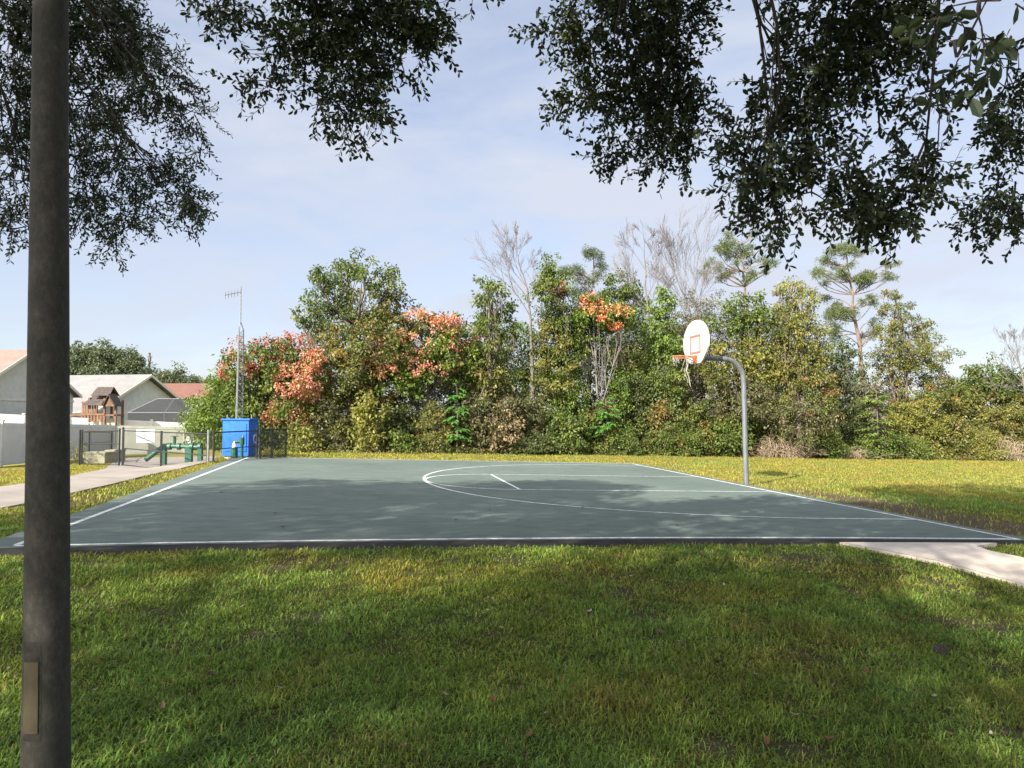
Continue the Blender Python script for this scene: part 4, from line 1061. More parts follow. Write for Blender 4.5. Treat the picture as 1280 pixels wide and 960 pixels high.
def shingles(name, c1, c2, sc=3.0):
    m, nt, b, out = newmat(name)
    v = coords(nt); br = nt.nodes.new('ShaderNodeTexBrick'); br.inputs['Scale'].default_value = sc
    br.inputs['Mortar Size'].default_value = .012; br.inputs['Brick Width'].default_value = .35; br.inputs['Row Height'].default_value = .16
    mp = nt.nodes.new('ShaderNodeMapping'); mp.inputs['Rotation'].default_value = (0, 0, 0)
    nt.links.new(v, br.inputs['Vector'])
    br.inputs['Color1'].default_value = (*c1, 1); br.inputs['Color2'].default_value = (*c2, 1); br.inputs['Mortar'].default_value = (*[q*.55 for q in c1], 1)
    f = noise(nt, v, 1.2, 6, .65)
    c = mix(nt, .35, br.outputs['Color'], ramp(nt, f, [(.3, [q*.7 for q in c1]), (.7, [q*1.15 for q in c2])]))
    nt.links.new(c, b.inputs['Base Color']); b.inputs['Roughness'].default_value = .9
    return m
M['roofpale'] = shingles('pale_grey_shingles', (.165, .165, .165), (.22, .215, .21))
M['rooftan'] = shingles('tan_pink_shingles', (.19, .125, .105), (.25, .165, .14))
M['roofred'] = shingles('red_brown_shingles', (.14, .06, .045), (.18, .08, .06))
def screen_mat():
    m, nt, b, out = newmat('insect_screen')
    b.inputs['Base Color'].default_value = (.03, .032, .036, 1); b.inputs['Roughness'].default_value = .8
    tr = nt.nodes.new('ShaderNodeBsdfTransparent'); ms = nt.nodes.new('ShaderNodeMixShader'); ms.inputs[0].default_value = .62
    nt.links.new(tr.outputs[0], ms.inputs[1]); nt.links.new(b.outputs[0], ms.inputs[2]); nt.links.new(ms.outputs[0], out.inputs[0])
    return m
M['screen'] = screen_mat()
def mesh_mat(name, col, cover, sc):
    """woven chain-link: diagonal wires, open between"""
    m, nt, b, out = newmat(name)
    b.inputs['Base Color'].default_value = (*col, 1); b.inputs['Roughness'].default_value = .5
    at_ = nt.nodes.new('ShaderNodeAttribute'); at_.attribute_name = 'tint'
    sep = nt.nodes.new('ShaderNodeSeparateColor'); nt.links.new(at_.outputs['Color'], sep.inputs[0])
    fac = None
    for sg in (1, -1):
        mu = nt.nodes.new('ShaderNodeMath'); mu.operation = 'MULTIPLY'; mu.inputs[1].default_value = sg; nt.links.new(sep.outputs[1], mu.inputs[0])
        ad = nt.nodes.new('ShaderNodeMath'); ad.operation = 'ADD'; nt.links.new(sep.outputs[0], ad.inputs[0]); nt.links.new(mu.outputs[0], ad.inputs[1])
        sc_ = nt.nodes.new('ShaderNodeMath'); sc_.operation = 'MULTIPLY'; sc_.inputs[1].default_value = sc; nt.links.new(ad.outputs[0], sc_.inputs[0])
        fr_ = nt.nodes.new('ShaderNodeMath'); fr_.operation = 'FRACT'; nt.links.new(sc_.outputs[0], fr_.inputs[0])
        lt = nt.nodes.new('ShaderNodeMath'); lt.operation = 'LESS_THAN'; lt.inputs[1].default_value = cover; nt.links.new(fr_.outputs[0], lt.inputs[0])
        if fac is None: fac = lt.outputs[0]
        else:
            mx = nt.nodes.new('ShaderNodeMath'); mx.operation = 'MAXIMUM'; nt.links.new(fac, mx.inputs[0]); nt.links.new(lt.outputs[0], mx.inputs[1]); fac = mx.outputs[0]
    tr = nt.nodes.new('ShaderNodeBsdfTransparent'); ms = nt.nodes.new('ShaderNodeMixShader')
    nt.links.new(fac, ms.inputs[0]); nt.links.new(tr.outputs[0], ms.inputs[1]); nt.links.new(b.outputs[0], ms.inputs[2]); nt.links.new(ms.outputs[0], out.inputs[0])
    return m
M['chain'] = mesh_mat('black_chain_link', (.015, .016, .017), .09, 14)
M['fabric'] = mesh_mat('black_privacy_mesh', (.014, .015, .016), .42, 14)

def panel(p, q, z0, z1, m, parent, loc, name):
    """upright mesh panel between ground points, sheet of woven wire"""
    b = MB(); p = np.asarray(p); q = np.asarray(q); L = np.linalg.norm((q-p)[:2])
    v = [p+uz*z0, q+uz*z0, q+uz*z1, p+uz*z1]
    b.add(v, np.array([[0, 1, 2, 3]]), np.array([(0, 0, 0), (L, 0, 0), (L, z1-z0, 0), (0, z1-z0, 0)]))
    return b.build(name, m, parent, loc)
def rails_posts(t, loc, pts, h, m, mid=True, post_r=.032, mesh='chain', skip=()):
    pts = [np.asarray(p, float) for p in pts]
    for p in pts:
        b = MB(); b.bar(p-uz*.1, p+uz*(h+.05), post_r, 8); b.build('post', m, t, loc)
    for z, r_ in ((h-.02, .022), (h*.62, .016), (.06, .014)):
        for p, q in zip(pts, pts[1:]):
            b = MB(); b.bar(p+uz*z, q+uz*z, r_, 6); b.build('rail', m, t, loc)
    for p, q in zip(pts, pts[1:]): panel(p, q, .06, h-.02, M[mesh], t, loc, 'chain_link_mesh')
def gY(u, Y): return baseof(u, Y)
h4 = 1.24
# left side run of the enclosure, going back
p0 = gp(99, 582)
sidepts = [p0, gY(113, p0[1]+3.5), gY(141, p0[1]+10)]
t = thing('chain_link_fence', 'black chain link fence run receding left of the gates', 'fence', p0, 'black chain link fence of the enclosure')
rails_posts(t, p0, sidepts, h4, M['black'])
g0 = gp(153, 583); g2 = gp(260, 579); g0[2] = g2[2] = min(g0[2], g2[2]); g1 = (g0+g2)/2
t = thing('chain_link_fence', 'short black chain link panel left of the double gate', 'fence', (p0+g0)/2, 'black chain link fence of the enclosure')
rails_posts(t, (p0+g0)/2, [p0+np.array([.08, 0, 0]), g0-np.array([.12, 0, 0])], h4, M['black'])
for k, (a_, c0, lab) in enumerate([(g0, g1, 'left leaf of the black chain link double gate, carrying a white sign'), (g2, g1, 'right leaf of the black chain link double gate, no sign')]):
    t = thing('gate', lab, 'gate', a_, 'double gate leaves')
    d = (c0-a_)/np.linalg.norm(c0-a_); p = a_+d*.07; q = c0-d*.04
    b = MB()
    zs = (.06, h4*.5, h4-.02)
    for z in zs: b.bar(p+uz*z, q+uz*z, .02, 6)
    b.build('gate_frame', M['black'], t, a_)
    for pp in (p, q):
        b = MB(); b.bar(pp+uz*.05, pp+uz*(h4+.02), .02, 8); b.build('stile', M['black'], t, a_)
    b = MB(); b.bar(a_-uz*.3, a_+uz*(h4+.1), .034, 8); b.build('gate_post', M['black'] if k == 0 else M['galv'], t, a_)
    panel(p, q, .06, h4-.02, M['chain'], t, a_, 'chain_link_mesh')
    if k == 0:
        b = MB(); s0 = at(170.5, 545, g0[1]-.08); s1 = at(193.5, 545, g0[1]-.08)
        b.box((s0+s1)/2, (np.linalg.norm(s1-s0), .012, .46)); so = b.build('sign', M['signwhite'], t, a_)
        b = MB(); w = np.linalg.norm(s1-s0)
        for j, (ww, hh) in enumerate([(.5, .035), (.82, .02), (.76, .02), (.8, .02), (.6, .02)]):
            b.box((s0+s1)/2+np.array([0, -.0085, .15-.075*j]), (w*ww, .003, hh))
        b.build('lettering', M['signink'], so, a_)
# run from the gate to the blue cabinet and on
c0 = g2+np.array([.14, 0.02, 0]); c1 = gp(322, 576.5); c1[1] += .3; c1 = gY(322, c1[1]); c1z = c1[2]; c1[2] = c0[2]+.02
t = thing('chain_link_fence', 'black chain link panel crossing in front of the blue cabinet', 'fence', (c0+c1)/2, 'black chain link fence of the enclosure')
rails_posts(t, (c0+c1)/2, [c0, c1], 1.28, M['black'], post_r=.03)
d1 = gY(358, c1[1]+1.1); c1 = c1*1.0; c1[2] = c1z-.2; d1[2] = c1z-.2
t = thing('chain_link_fence', 'black mesh covered fence section right of the blue cabinet', 'fence', (c1+d1)/2, 'black chain link fence of the enclosure')
rails_posts(t, (c1+d1)/2, [c1+np.array([.08, .02, 0]), (c1+d1)/2, d1], 1.15, M['black'], mesh='fabric')

# blue control cabinet
Yb = c1[1]+.55
f0 = at(278.5, 525, Yb); f1 = at(311, 525, Yb); f2 = at(322.5, 525, Yb+1.5)
W = f1[0]-f0[0]; zb = float(ground_z(f0[0], Yb)); ztop = f0[2]; Dp = .85
bo = np.array([(f0[0]+f1[0])/2, Yb+Dp/2, zb])
t = thing('control_cabinet', 'bright blue steel control cabinet behind the fence, under the mast', 'cabinet', bo)
hh = ztop-zb
b = MB(); b.box(bo+uz*(.1+(hh-.1)/2), (W, Dp, hh-.1)); b.box(bo+uz*(hh+.02), (W+.08, Dp+.08, .045)); b.build('body', M['blue'], t, bo)
b = MB(); b.box(bo+uz*.0, (W-.1, Dp-.1, .2)); b.build('plinth', M['concrete'], t, bo)
b = MB(); b.box(bo+np.array([-W*.0, -Dp/2-.012, hh*.55]), (W*.84, .02, hh*.7)); dr = b.build('door', M['blue'], t, bo)
b = MB(); b.box(bo+np.array([W*.3, -Dp/2-.035, hh*.55]), (.03, .03, .14)); b.build('handle', M['galv'], dr, bo)
b = MB(); th = np.linspace(0, 2*pi, 25); cc = bo+np.array([W/2+.012, .1, hh*.5]); b.tube([cc+np.array([0, cos(q)*.13, sin(q)*.13]) for q in th], .018, 6); b.build('round_emblem', M['pipewhite'], t, bo)
for i in (-1, 1):
    b = MB(); q = bo+np.array([W/2*i*.95, -Dp/2+.3, hh]); b.bar(q, q+uz*.16, .02, 6); b.build('top_vent', M['galv'], t, bo)
# green valve stand in front of the cabinet
q = gY(296, Yb-.45)
t = thing('pipe_valve', 'green pipe elbow and white cap standing in front of the blue cabinet', 'valve', q)
b = MB(); z1 = at(303, 550, q[1])[2]
e = at(302.5, 556, q[1]); b.tube([np.array([e[0], e[1], q[2]-.1]), e], .045, 10, True)
b.tube([e, e+np.array([0, 0, .22])], .07, 10, True); b.tube([e+np.array([0, 0, .1]), e+np.array([-.2, -.02, .1])], .06, 10, True); b.build('pipe', M['greenpipe'], t, q)
e = at(293, 572, q[1]); b = MB(); b.tube([np.array([e[0], e[1], q[2]-.1]), at(293, 560, q[1])], .1, 10, True); b.build('valve_body', M['greenpipe'], t, q)
e = at(293, 560, q[1]); b = MB(); b.tube([e, e+uz*.1, e+uz*.2], [.07, .06, .02], 10, True); b.build('cap', M['pipewhite'], t, q)
# lattice mast with antenna
Ym = Yb+1.9
mb_ = gY(298.5, Ym)
t = thing('antenna_mast', 'tall thin lattice antenna mast rising behind the blue cabinet', 'antenna mast', mb_)
topl = at(300.5, 412, Ym); tip = at(301, 358, Ym)
legs = []
for k in range(3):
    a_ = k*2*pi/3+.5; o = np.array([cos(a_), sin(a_), 0])
    legs.append((mb_+o*.15-uz*.1, topl+o*.10))
b = MB()
for p, q in legs: b.bar(p, q, .018, 6)
for p, q in legs: b.bar(q, topl+uz*.28, .014, 6)
n = 20
for k in range(n):
    for i in range(3):
        p, q = legs[i]; p2, q2 = legs[(i+1) % 3]
        A_ = p+(q-p)*k/n; B_ = p2+(q2-p2)*(k+1)/n; b.bar(A_, B_, .009, 4, False)
        B2 = p2+(q2-p2)*k/n; b.bar(A_, B2, .009, 4, False)
b.build('lattice', M['galv'], t, mb_)
b = MB(); b.bar(topl+uz*.2, tip, .022, 8); b.build('pole', M['galv'], t, mb_)
b = MB(); m0 = at(301, 365, Ym); m1 = at(281, 369, Ym-.4); b.bar(m0, m1, .015, 6)
for k in range(5):
    p = m0+(m1-m0)*(.2+.19*k); b.bar(p-uz*.13, p+uz*.13, .008, 4)
b.build('antenna', M['galv'], t, mb_)
# green pipework
Yp = g1[1]+2.6; q = gY(220, Yp)
t = thing('pipework', 'green painted pump station pipework inside the fence', 'pipework', q)
b = MB(); A_ = at(182, 575, Yp); B_ = at(204, 558, Yp); b.tube([A_, B_, at(210, 557, Yp)], .085, 12, True); b.build('sloping_pipe', M['greenpipe'], t, q)
b = MB(); b.tube([at(204, 557, Yp), at(253, 559, Yp)], .075, 12, True)
for u in (212, 224, 240, 250):
    e = at(u, 558, Yp); b.tube([e-np.array([.05, 0, 0]), e+np.array([.05, 0, 0])], .12, 12, True)
b.build('header_pipe', M['greenpipe'], t, q)
for u in (206, 237, 251):
    b = MB(); e = at(u, 560, Yp); g_ = gY(u, Yp); b.box((e+g_)/2, (.22 if u == 237 else .14, .16, e[2]-g_[2]+.1)); b.build('pipe_support', M['greenpipe'], t, q)
b = MB(); e = at(218, 556, Yp); b.tube([e, e+uz*.28], .05, 10, True); th = np.linspace(0, 2*pi, 19); b.tube([e+uz*.3+np.array([cos(k)*.12, sin(k)*.12, 0]) for k in th], .015, 6); b.build('valve_wheel', M['greenpipe'], t, q)

# beige concrete blocks and small palm by the fence
for (u0, u1, vt, vb, Yq, lab) in [(101, 131, 567, 581, p0[1]+1.2, 'long low beige concrete block inside the fence corner'), (132, 143, 564, 578, p0[1]+2.4, 'small beige block beside the long one')]:
    b = MB(); g_ = gY((u0+u1)/2, Yq); e0 = at(u0, vt, Yq); e1 = at(u1, vt, Yq)
    hgt = e0[2]-g_[2]; b.box(((e0[0]+e1[0])/2, Yq+.4, g_[2]+hgt/2), (e1[0]-e0[0], .8, hgt)); b.box(((e0[0]+e1[0])/2, Yq+.4, g_[2]+hgt+.02), (e1[0]-e0[0]+.05, .85, .06))
    tag(b.build('concrete_block', M['beigeblock'], None, g_), lab, 'block', 'beige blocks by the fence')
g_ = gY(91, p0[1]+.9); b = MB(); lm = MB()
t = thing('palm_plant', 'small yellow green palm seedling by the beige block', 'plant', g_)
for k in range(9):
    a_ = k/9*2*pi; e = g_+np.array([cos(a_)*.4, sin(a_)*.3, .75+.15*sin(k*3)]); pts = curve(g_, e, .08, 6); b.tube(pts, .008, 4)
    for p in pts[2:]:
        n = 6; leaf_quads(lm, np.repeat(p[None], n, 0), rvec(n)*.7+np.array([cos(a_), sin(a_), .1]), rvec(n)+uz, .22, .025, tint(PAL['yellow'], n, 1), .3)
b.build('stem', M['bark'], t, g_); lm.build('leaves', M['leaf'], t, g_)

# white vinyl fences
def vinyl_fence(label, P, heights, m='vinyl', group='white vinyl fences'):
    P = [np.asarray(p, float) for p in P]
    t = thing('vinyl_fence', label, 'fence', P[0], group)
    pn, rl, rl2 = MB(), MB(), MB()
    def post_(c, h, rz):
        o = MB(); o.box(c+uz*h/2, (.12, .12, h), rz); o.box(c+uz*(h+.03), (.16, .16, .05), rz); o.build('post', M[m], t, P[0])
    for (p, q), (ha, hb) in zip(zip(P, P[1:]), zip(heights, heights[1:])):
        L = np.linalg.norm((q-p)[:2]); n = max(1, int(round(L/2.4))); rz = math.atan2(q[1]-p[1], q[0]-p[0]); d = (q-p)/n
        nrm = np.array([-sin(rz), cos(rz), 0])
        for i in range(n):
            a_ = p+d*i; c_e = p+d*(i+1); h0 = ha+(hb-ha)*i/n; h1 = ha+(hb-ha)*(i+1)/n
            nb_ = 14
            for j in range(nb_):
                s0 = a_+(c_e-a_)*(j+.012)/nb_; s1 = a_+(c_e-a_)*(j+.988)/nb_; hj = h0+(h1-h0)*(j+.5)/nb_
                v = []
                for z in (.05, hj-.06):
                    for s in (s0, s1):
                        v += [s+nrm*.012+uz*z, s-nrm*.012+uz*z]
                pn.add(np.array(v), np.array([(0, 1, 5, 4), (2, 6, 7, 3), (0, 4, 6, 2), (1, 3, 7, 5), (4, 5, 7, 6), (0, 2, 3, 1)]))
            for z0_, z1_ in ((h0-.13, h1-.13), (.07, .07)):
                v = []
                for s, z in ((a_, z0_), (c_e, z1_)):
                    v += [s+nrm*.025+uz*z, s-nrm*.025+uz*z, s-nrm*.025+uz*(z+.14), s+nrm*.025+uz*(z+.14)]
                (rl if z0_ > .2 else rl2).add(np.array(v), np.array([(0, 1, 5, 4), (1, 2, 6, 5), (2, 3, 7, 6), (3, 0, 4, 7), (0, 3, 2, 1), (4, 5, 6, 7)]))
            hp = h0+.06
            post_(a_, hp, rz)
    post_(P[-1], heights[-1]+.06, rz)
    pn.build('boards', M[m], t, P[0]); rl.build('rail', M[m], t, P[0]); rl2.build('rail', M[m], t, P[0])
    return t
A0_ = at(-60, 586, 23.5); A1_ = at(0, 583, 25.5); A2_ = at(141, 567, 36)
for p in (A0_, A1_, A2_): p[2] = float(ground_z(p[0], p[1]))
def ht(u, v, p): return at(u, v, p[1])[2]-p[2]
vinyl_fence('white vinyl fence receding along the yard left of the enclosure', [A0_, A1_, A2_], [ht(-60, 528, A0_), ht(0, 529, A1_), ht(141, 531.5, A2_)])
B0_ = gY(143, 36.6); B1_ = gY(232, 38.5)
M['vinylbeige'] = speckled('grey_green_fence', (.36, .37, .31), (.43, .44, .37), 2, .6, 0)
vinyl_fence('grey green board fence seen through the double gate', [B0_, B1_], [ht(143, 532, B0_), ht(232, 534, B1_)], 'vinylbeige')
D0_ = gY(-30, 40); D1_ = gY(238, 46)
vinyl_fence('sunlit white vinyl fence running in front of the houses', [D0_, D1_], [ht(-30, 516, D0_), ht(238, 529, D1_)])

# houses ---------------------------------------------------------------
def house(name, label, corner, wdir, W_, D_, eave, ridge, wallm, roofm, over=.4, group=None, windows=(), gable_band=None, loc=None):
    """gable house: corner = front-left base, wdir = unit vector along the ridge, depth goes back (90 deg left)"""
    c = np.asarray(corner, float); w = np.array([wdir[0], wdir[1], 0.]); d = np.array([-w[1], w[0], 0.])
    t = thing(name, label, 'house', c, group)
    fr_ = lambda p: c+w*p[0]+d*p[1]+uz*p[2]
    b = MB()
    prof = [(0, -.5), (D_, -.5), (D_, eave), (D_/2, ridge-.05), (0, eave)]
    k = 5
    v = [fr_((0, y, z)) for y, z in prof]+[fr_((W_, y, z)) for y, z in prof]
    i = np.arange(k); j = (i+1) % k
    b.add(v, [i[None], (i+k)[None, ::-1], np.stack([i, i+k, j+k, j], -1)])
    b.build('wall', M[wallm], t, c)
    b = MB(); sl = (ridge-eave)/(D_/2); th_ = .16
    for sgn in (0, 1):
        y0, y1 = (-over, D_/2) if sgn == 0 else (D_/2, D_+over)
        z0, z1 = (eave-over*sl, ridge) if sgn == 0 else (ridge, eave-over*sl)
        v = [fr_(q) for q in [(-over, y0, z0+.03), (W_+over, y0, z0+.03), (W_+over, y1, z1+.03), (-over, y1, z1+.03)]]
        v += [q+uz*th_ for q in v]
        b.add(np.array(v), np.array([(0, 3, 2, 1), (4, 5, 6, 7), (0, 1, 5, 4), (1, 2, 6, 5), (2, 3, 7, 6), (3, 0, 4, 7)]))
    rf = b.build('roof', M[roofm], t, c)
    b = MB()
    for x in (-over-.03, W_+over+.03):
        for (y0, z0, y1, z1) in ((-over, eave-over*sl, D_/2, ridge), (D_/2, ridge, D_+over, eave-over*sl)):
            p = fr_((x, y0, z0+.08)); q = fr_((x, y1, z1+.08)); v = []
            for s in (p, q):
                v += [s-w*.02-uz*.1, s+w*.02-uz*.1, s+w*.02+uz*.1, s-w*.02+uz*.1]
            b.add(np.array(v), np.array([(0, 1, 5, 4), (1, 2, 6, 5), (2, 3, 7, 6), (3, 0, 4, 7), (0, 3, 2, 1), (4, 5, 6, 7)]))
    p = fr_((-over, -over-.02, eave-over*sl+.06)); q = fr_((W_+over, -over-.02, eave-over*sl+.06)); v = []
    for s in (p, q): v += [s-d*.02-uz*.1, s+d*.02-uz*.1, s+d*.02+uz*.1, s-d*.02+uz*.1]
    b.add(np.array(v), np.array([(0, 1, 5, 4), (1, 2, 6, 5), (2, 3, 7, 6), (3, 0, 4, 7), (0, 3, 2, 1), (4, 5, 6, 7)]))
    b.build('fascia', M['fascia'], t, c)
    for (side, x, z, ww, hw) in windows:
        if side == 'front': o = lambda a_, e, f: fr_((x+a_, -e, z+f))
        elif side == 'left': o = lambda a_, e, f: fr_((-e, x+a_, z+f))
        else: o = lambda a_, e, f: fr_((W_+e, x+a_, z+f))
        def bx8(a0, a1, e0, e1, f0, f1, bb):
            v = [o(a, e, f) for a in (a0, a1) for e in (e0, e1) for f in (f0, f1)]
            bb.add(np.array(v), np.array([(0, 1, 3, 2), (4, 6, 7, 5), (0, 4, 5, 1), (2, 3, 7, 6), (0, 2, 6, 4), (1, 5, 7, 3)]))
        b = MB()
        for (a0, a1, f0, f1) in ((-ww/2-.08, -ww/2, -.08, hw+.08), (ww/2, ww/2+.08, -.08, hw+.08), (-ww/2, ww/2, -.08, 0), (-ww/2, ww/2, hw, hw+.08), (-.03, .03, 0, hw)): bx8(a0, a1, -.02, .05, f0, f1, b)
        wf = b.build('window', M['fascia'], t, c)
        b = MB(); bx8(-ww/2, ww/2, -.02, .02, 0, hw, b); b.build('pane', M['glassdark'], wf, c)
    if gable_band is not None:
        b = MB(); v = [fr_(q) for q in [(W_+.004, -.02, gable_band), (W_+.05, -.02, gable_band), (W_+.05, D_+.02, gable_band), (W_+.004, D_+.02, gable_band)]]; v += [q+uz*.12 for q in v]
        b.add(np.array(v), np.array([(0, 3, 2, 1), (4, 5, 6, 7), (0, 1, 5, 4), (1, 2, 6, 5), (2, 3, 7, 6), (3, 0, 4, 7)])); b.build('band', M['fascia'], t, c)
    return t
# left house: gable turned to the camera's right
apex = at(35, 441, 44); gz = float(ground_z(apex[0], 44))
wd = np.array([.995, -.07]); wd = wd/np.linalg.norm(wd)
dperp = np.array([-wd[1], wd[0]]); Dw = 8.4; Wl = 14.0
corner = np.array([apex[0], apex[1], gz]); corner[:2] -= wd*Wl + dperp*Dw/2
rz_ = apex[2]-gz
house('house', 'leftmost house with a tan pink shingle roof and grey gable', corner, wd, Wl, Dw, rz_-2.5, rz_, 'greystucco', 'rooftan', .35, None,
      [('right', 2.0, 1.3, .9, 1.0)], rz_-3.0)
# long pale-roofed house
ap = at(183, 471, 56); gz = float(ground_z(ap[0], 56)); wd = np.array([.985, -.17]); wd /= np.linalg.norm(wd); dperp = np.array([-wd[1], wd[0]])
Wl = 17.0; Dw = 11.0; rz_ = ap[2]-gz
corner = np.array([ap[0], ap[1], gz]); corner[:2] -= wd*Wl+dperp*Dw/2
house('house', 'long house with a pale grey shingle roof behind the playset', corner, wd, Wl, Dw, rz_-2.75, rz_, 'stucco', 'roofpale', .45, None,
      [('front', 9.5, 1.0, 1.4, 1.1), ('front', 13.5, 1.0, 1.2, 1.1)])
# red-roofed house in the distance
ap = at(300, 481, 84); gz = float(ground_z(ap[0], 84)); wd = np.array([1, -.05]); wd /= np.linalg.norm(wd); dperp = np.array([-wd[1], wd[0]])
Wl = 20.0; Dw = 12; rz_ = ap[2]-gz; corner = np.array([ap[0], ap[1], gz]); corner[:2] -= wd*Wl+dperp*Dw/2
house('house', 'distant house with a red brown shingle roof', corner, wd, Wl, Dw, rz_-2.0, rz_, 'stucco', 'roofred', .5)
# screened pool enclosure
Ye = 47.0; z0 = float(ground_z(at(205, 520, Ye)[0], Ye))
t = thing('screen_enclosure', 'dark screened pool enclosure beside the pale roofed house', 'pool enclosure', np.array([at(205, 520, Ye)[0], Ye, z0]))
loc = np.array([at(205, 520, Ye)[0], Ye, z0])
xs = [at(u, 500, Ye)[0] for u in (160, 206, 252)]; zt = at(200, 498, Ye)[2]; zm = at(200, 516, Ye)[2]; Dd = 5.5
fr_ = MB(); sc_ = MB()
def bar_(p, q, r=.045): fr_.box((np.array(p)+np.array(q))/2, (r*2, r*2, np.linalg.norm(np.array(p)-np.array(q)))) if False else fr_.bar(np.array(p, float), np.array(q, float), r*.7, 4)
yb = Ye+Dd; inset = 1.3
x0, x1, x2 = xs
front = [(x0, Ye), (x1, Ye), (x2, Ye)]
for x in xs: bar_((x, Ye, z0), (x, Ye, zm)); bar_((x, yb, z0), (x, yb, zm))
for y in (Ye, yb): bar_((x0, y, zm), (x2, y, zm))
for x in (x0, x2): bar_((x, Ye, zm), (x, yb, zm))
tx = [x0+inset, x1, x2-inset]; ty = [Ye+inset, yb-inset]
for x, xx in zip(xs, tx): bar_((x, Ye, zm), (xx, ty[0], zt)); bar_((x, yb, zm), (xx, ty[1], zt)); bar_((xx, ty[0], zt), (xx, ty[1], zt))
for y in ty: bar_((tx[0], y, zt), (tx[2], y, zt))
bar_((x0, Ye, z0+1.0), (x2, Ye, z0+1.0), .03)
fr_.build('frame', M['galv'], t, loc)
q4 = np.array([[0, 1, 2, 3]])
for vs in ([(x0, Ye, z0), (x2, Ye, z0), (x2, Ye, zm), (x0, Ye, zm)], [(x0, yb, z0), (x2, yb, z0), (x2, yb, zm), (x0, yb, zm)], [(x0, Ye, z0), (x0, yb, z0), (x0, yb, zm), (x0, Ye, zm)], [(x2, Ye, z0), (x2, yb, z0), (x2, yb, zm), (x2, Ye, zm)],
           [(x0, Ye, zm), (x2, Ye, zm), (tx[2], ty[0], zt), (tx[0], ty[0], zt)], [(x0, yb, zm), (x2, yb, zm), (tx[2], ty[1], zt), (tx[0], ty[1], zt)], [(x0, Ye, zm), (x0, yb, zm), (tx[0], ty[1], zt), (tx[0], ty[0], zt)], [(x2, Ye, zm), (x2, yb, zm), (tx[2], ty[1], zt), (tx[2], ty[0], zt)],
           [(tx[0], ty[0], zt), (tx[2], ty[0], zt), (tx[2], ty[1], zt), (tx[0], ty[1], zt)]): sc_.add(np.array(vs), q4)
sc_.build('screens', M['screen'], t, loc)
# wooden playset
Yt = 43.0; z0 = float(ground_z(at(128, 500, Yt)[0], Yt)); loc = np.array([at(128, 525, Yt)[0], Yt, z0])
t = thing('playset', 'wooden playset tower with two dark roofs beyond the white fence', 'playset', loc)
k = Yt/F
def Q(u, v, dy=0): 
    p = at(u, v, Yt); p[1] += dy; return p
b = MB()
for u in (112, 131, 145):
    for dy in (0, .75): b.box((Q(u, 500)[0], Yt+dy, (z0+Q(u, 500 if u > 135 else 497)[2])/2), (.11, .11, Q(u, 500 if u > 135 else 497)[2]-z0))
b.box((Q(128, 519)[0], Yt+.37, Q(128, 519)[2]), (Q(146, 0)[0]-Q(110, 0)[0], .85, .1))
b.box((Q(106, 0)[0], Yt+.4, Q(106, 519)[2]), (Q(115, 0)[0]-Q(98, 0)[0], .12, .14))
b.build('frame', M['woodred'], t, loc)
b = MB()
for u in np.linspace(118, 133, 6): b.box((Q(u, 0)[0], Yt-.06, Q(0, 509)[2]), (.11, .03, 14*k))
for u in np.linspace(117, 144, 8): b.box((Q(u, 0)[0], Yt-.06, Q(0, 523)[2]), (.12, .03, 8*k))
b.box((Q(125, 0)[0], Yt-.085, Q(0, 503)[2]), (Q(134, 0)[0]-Q(117, 0)[0], .03, .1)); b.box((Q(130, 0)[0], Yt-.085, Q(0, 518)[2]), (Q(146, 0)[0]-Q(116, 0)[0], .03, .12))
b.build('railing', M['woodred'], t, loc)
def gable_roof(ul, ur, ule, ure, vt, vb, dy0, dy1, name):
    b = MB(); n = 6
    a0, a1 = Q(ul, vt), Q(ur, vt); e0, e1 = Q(ule, vb), Q(ure, vb)
    ym = Yt+(dy0+dy1)/2
    for i in range(n):
        for sg, yy in ((0, Yt+dy0), (1, Yt+dy1)):
            f0, f1 = i/n, (i+1.15)/n
            L0 = lambda f, X0, X1: X0*(1-f)+X1*f
            v = []
            for f, o in ((f0, 0), (f1, .03)):
                y = ym*(1-f)+yy*f; z = a0[2]*(1-f)+e0[2]*f
                v += [(L0(f, a0[0], e0[0]), y, z+o), (L0(f, a1[0], e1[0]), y, z+o)]
            v = np.array(v); v = np.concatenate([v, v+uz*.03])
            b.add(v, np.array([(0, 1, 3, 2), (4, 6, 7, 5), (0, 4, 5, 1), (2, 3, 7, 6), (0, 2, 6, 4), (1, 5, 7, 3)]))
    return b.build(name, M['wooddark'], t, loc)
gable_roof(119, 139, 116.5, 140, 484, 495, -.25, .85, 'upper_roof')
gable_roof(114, 131, 107, 131, 494, 507, -.35, .95, 'side_roof')
# small front gable on the right
b = MB(); a_ = Q(141, 494, -.5); l = Q(134, 508, -.5); r_ = Q(149, 508, -.5)
for s, e in ((l, a_), (a_, r_)):
    v = np.array([s, e, e+np.array([0, .9, 0]), s+np.array([0, .9, 0])]); v = np.concatenate([v, v+uz*.07])
    b.add(v, np.array([(0, 3, 2, 1), (4, 5, 6, 7), (0, 1, 5, 4), (1, 2, 6, 5), (2, 3, 7, 6), (3, 0, 4, 7)]))
b.build('front_roof', M['wooddark'], t, loc)
b = MB(); i2 = np.array([0, .06, -.06]); v = np.array([Q(136, 508, -.4), Q(147, 508, -.4), Q(141, 496.5, -.4)]); v = np.concatenate([v, v+np.array([0, .04, 0])])
b.add(v, [np.array([(0, 1, 2), (5, 4, 3)]), np.array([(0, 3, 4, 1), (1, 4, 5, 2), (2, 5, 3, 0)])]); b.build('gable_panel', M['woodred'], t, loc)

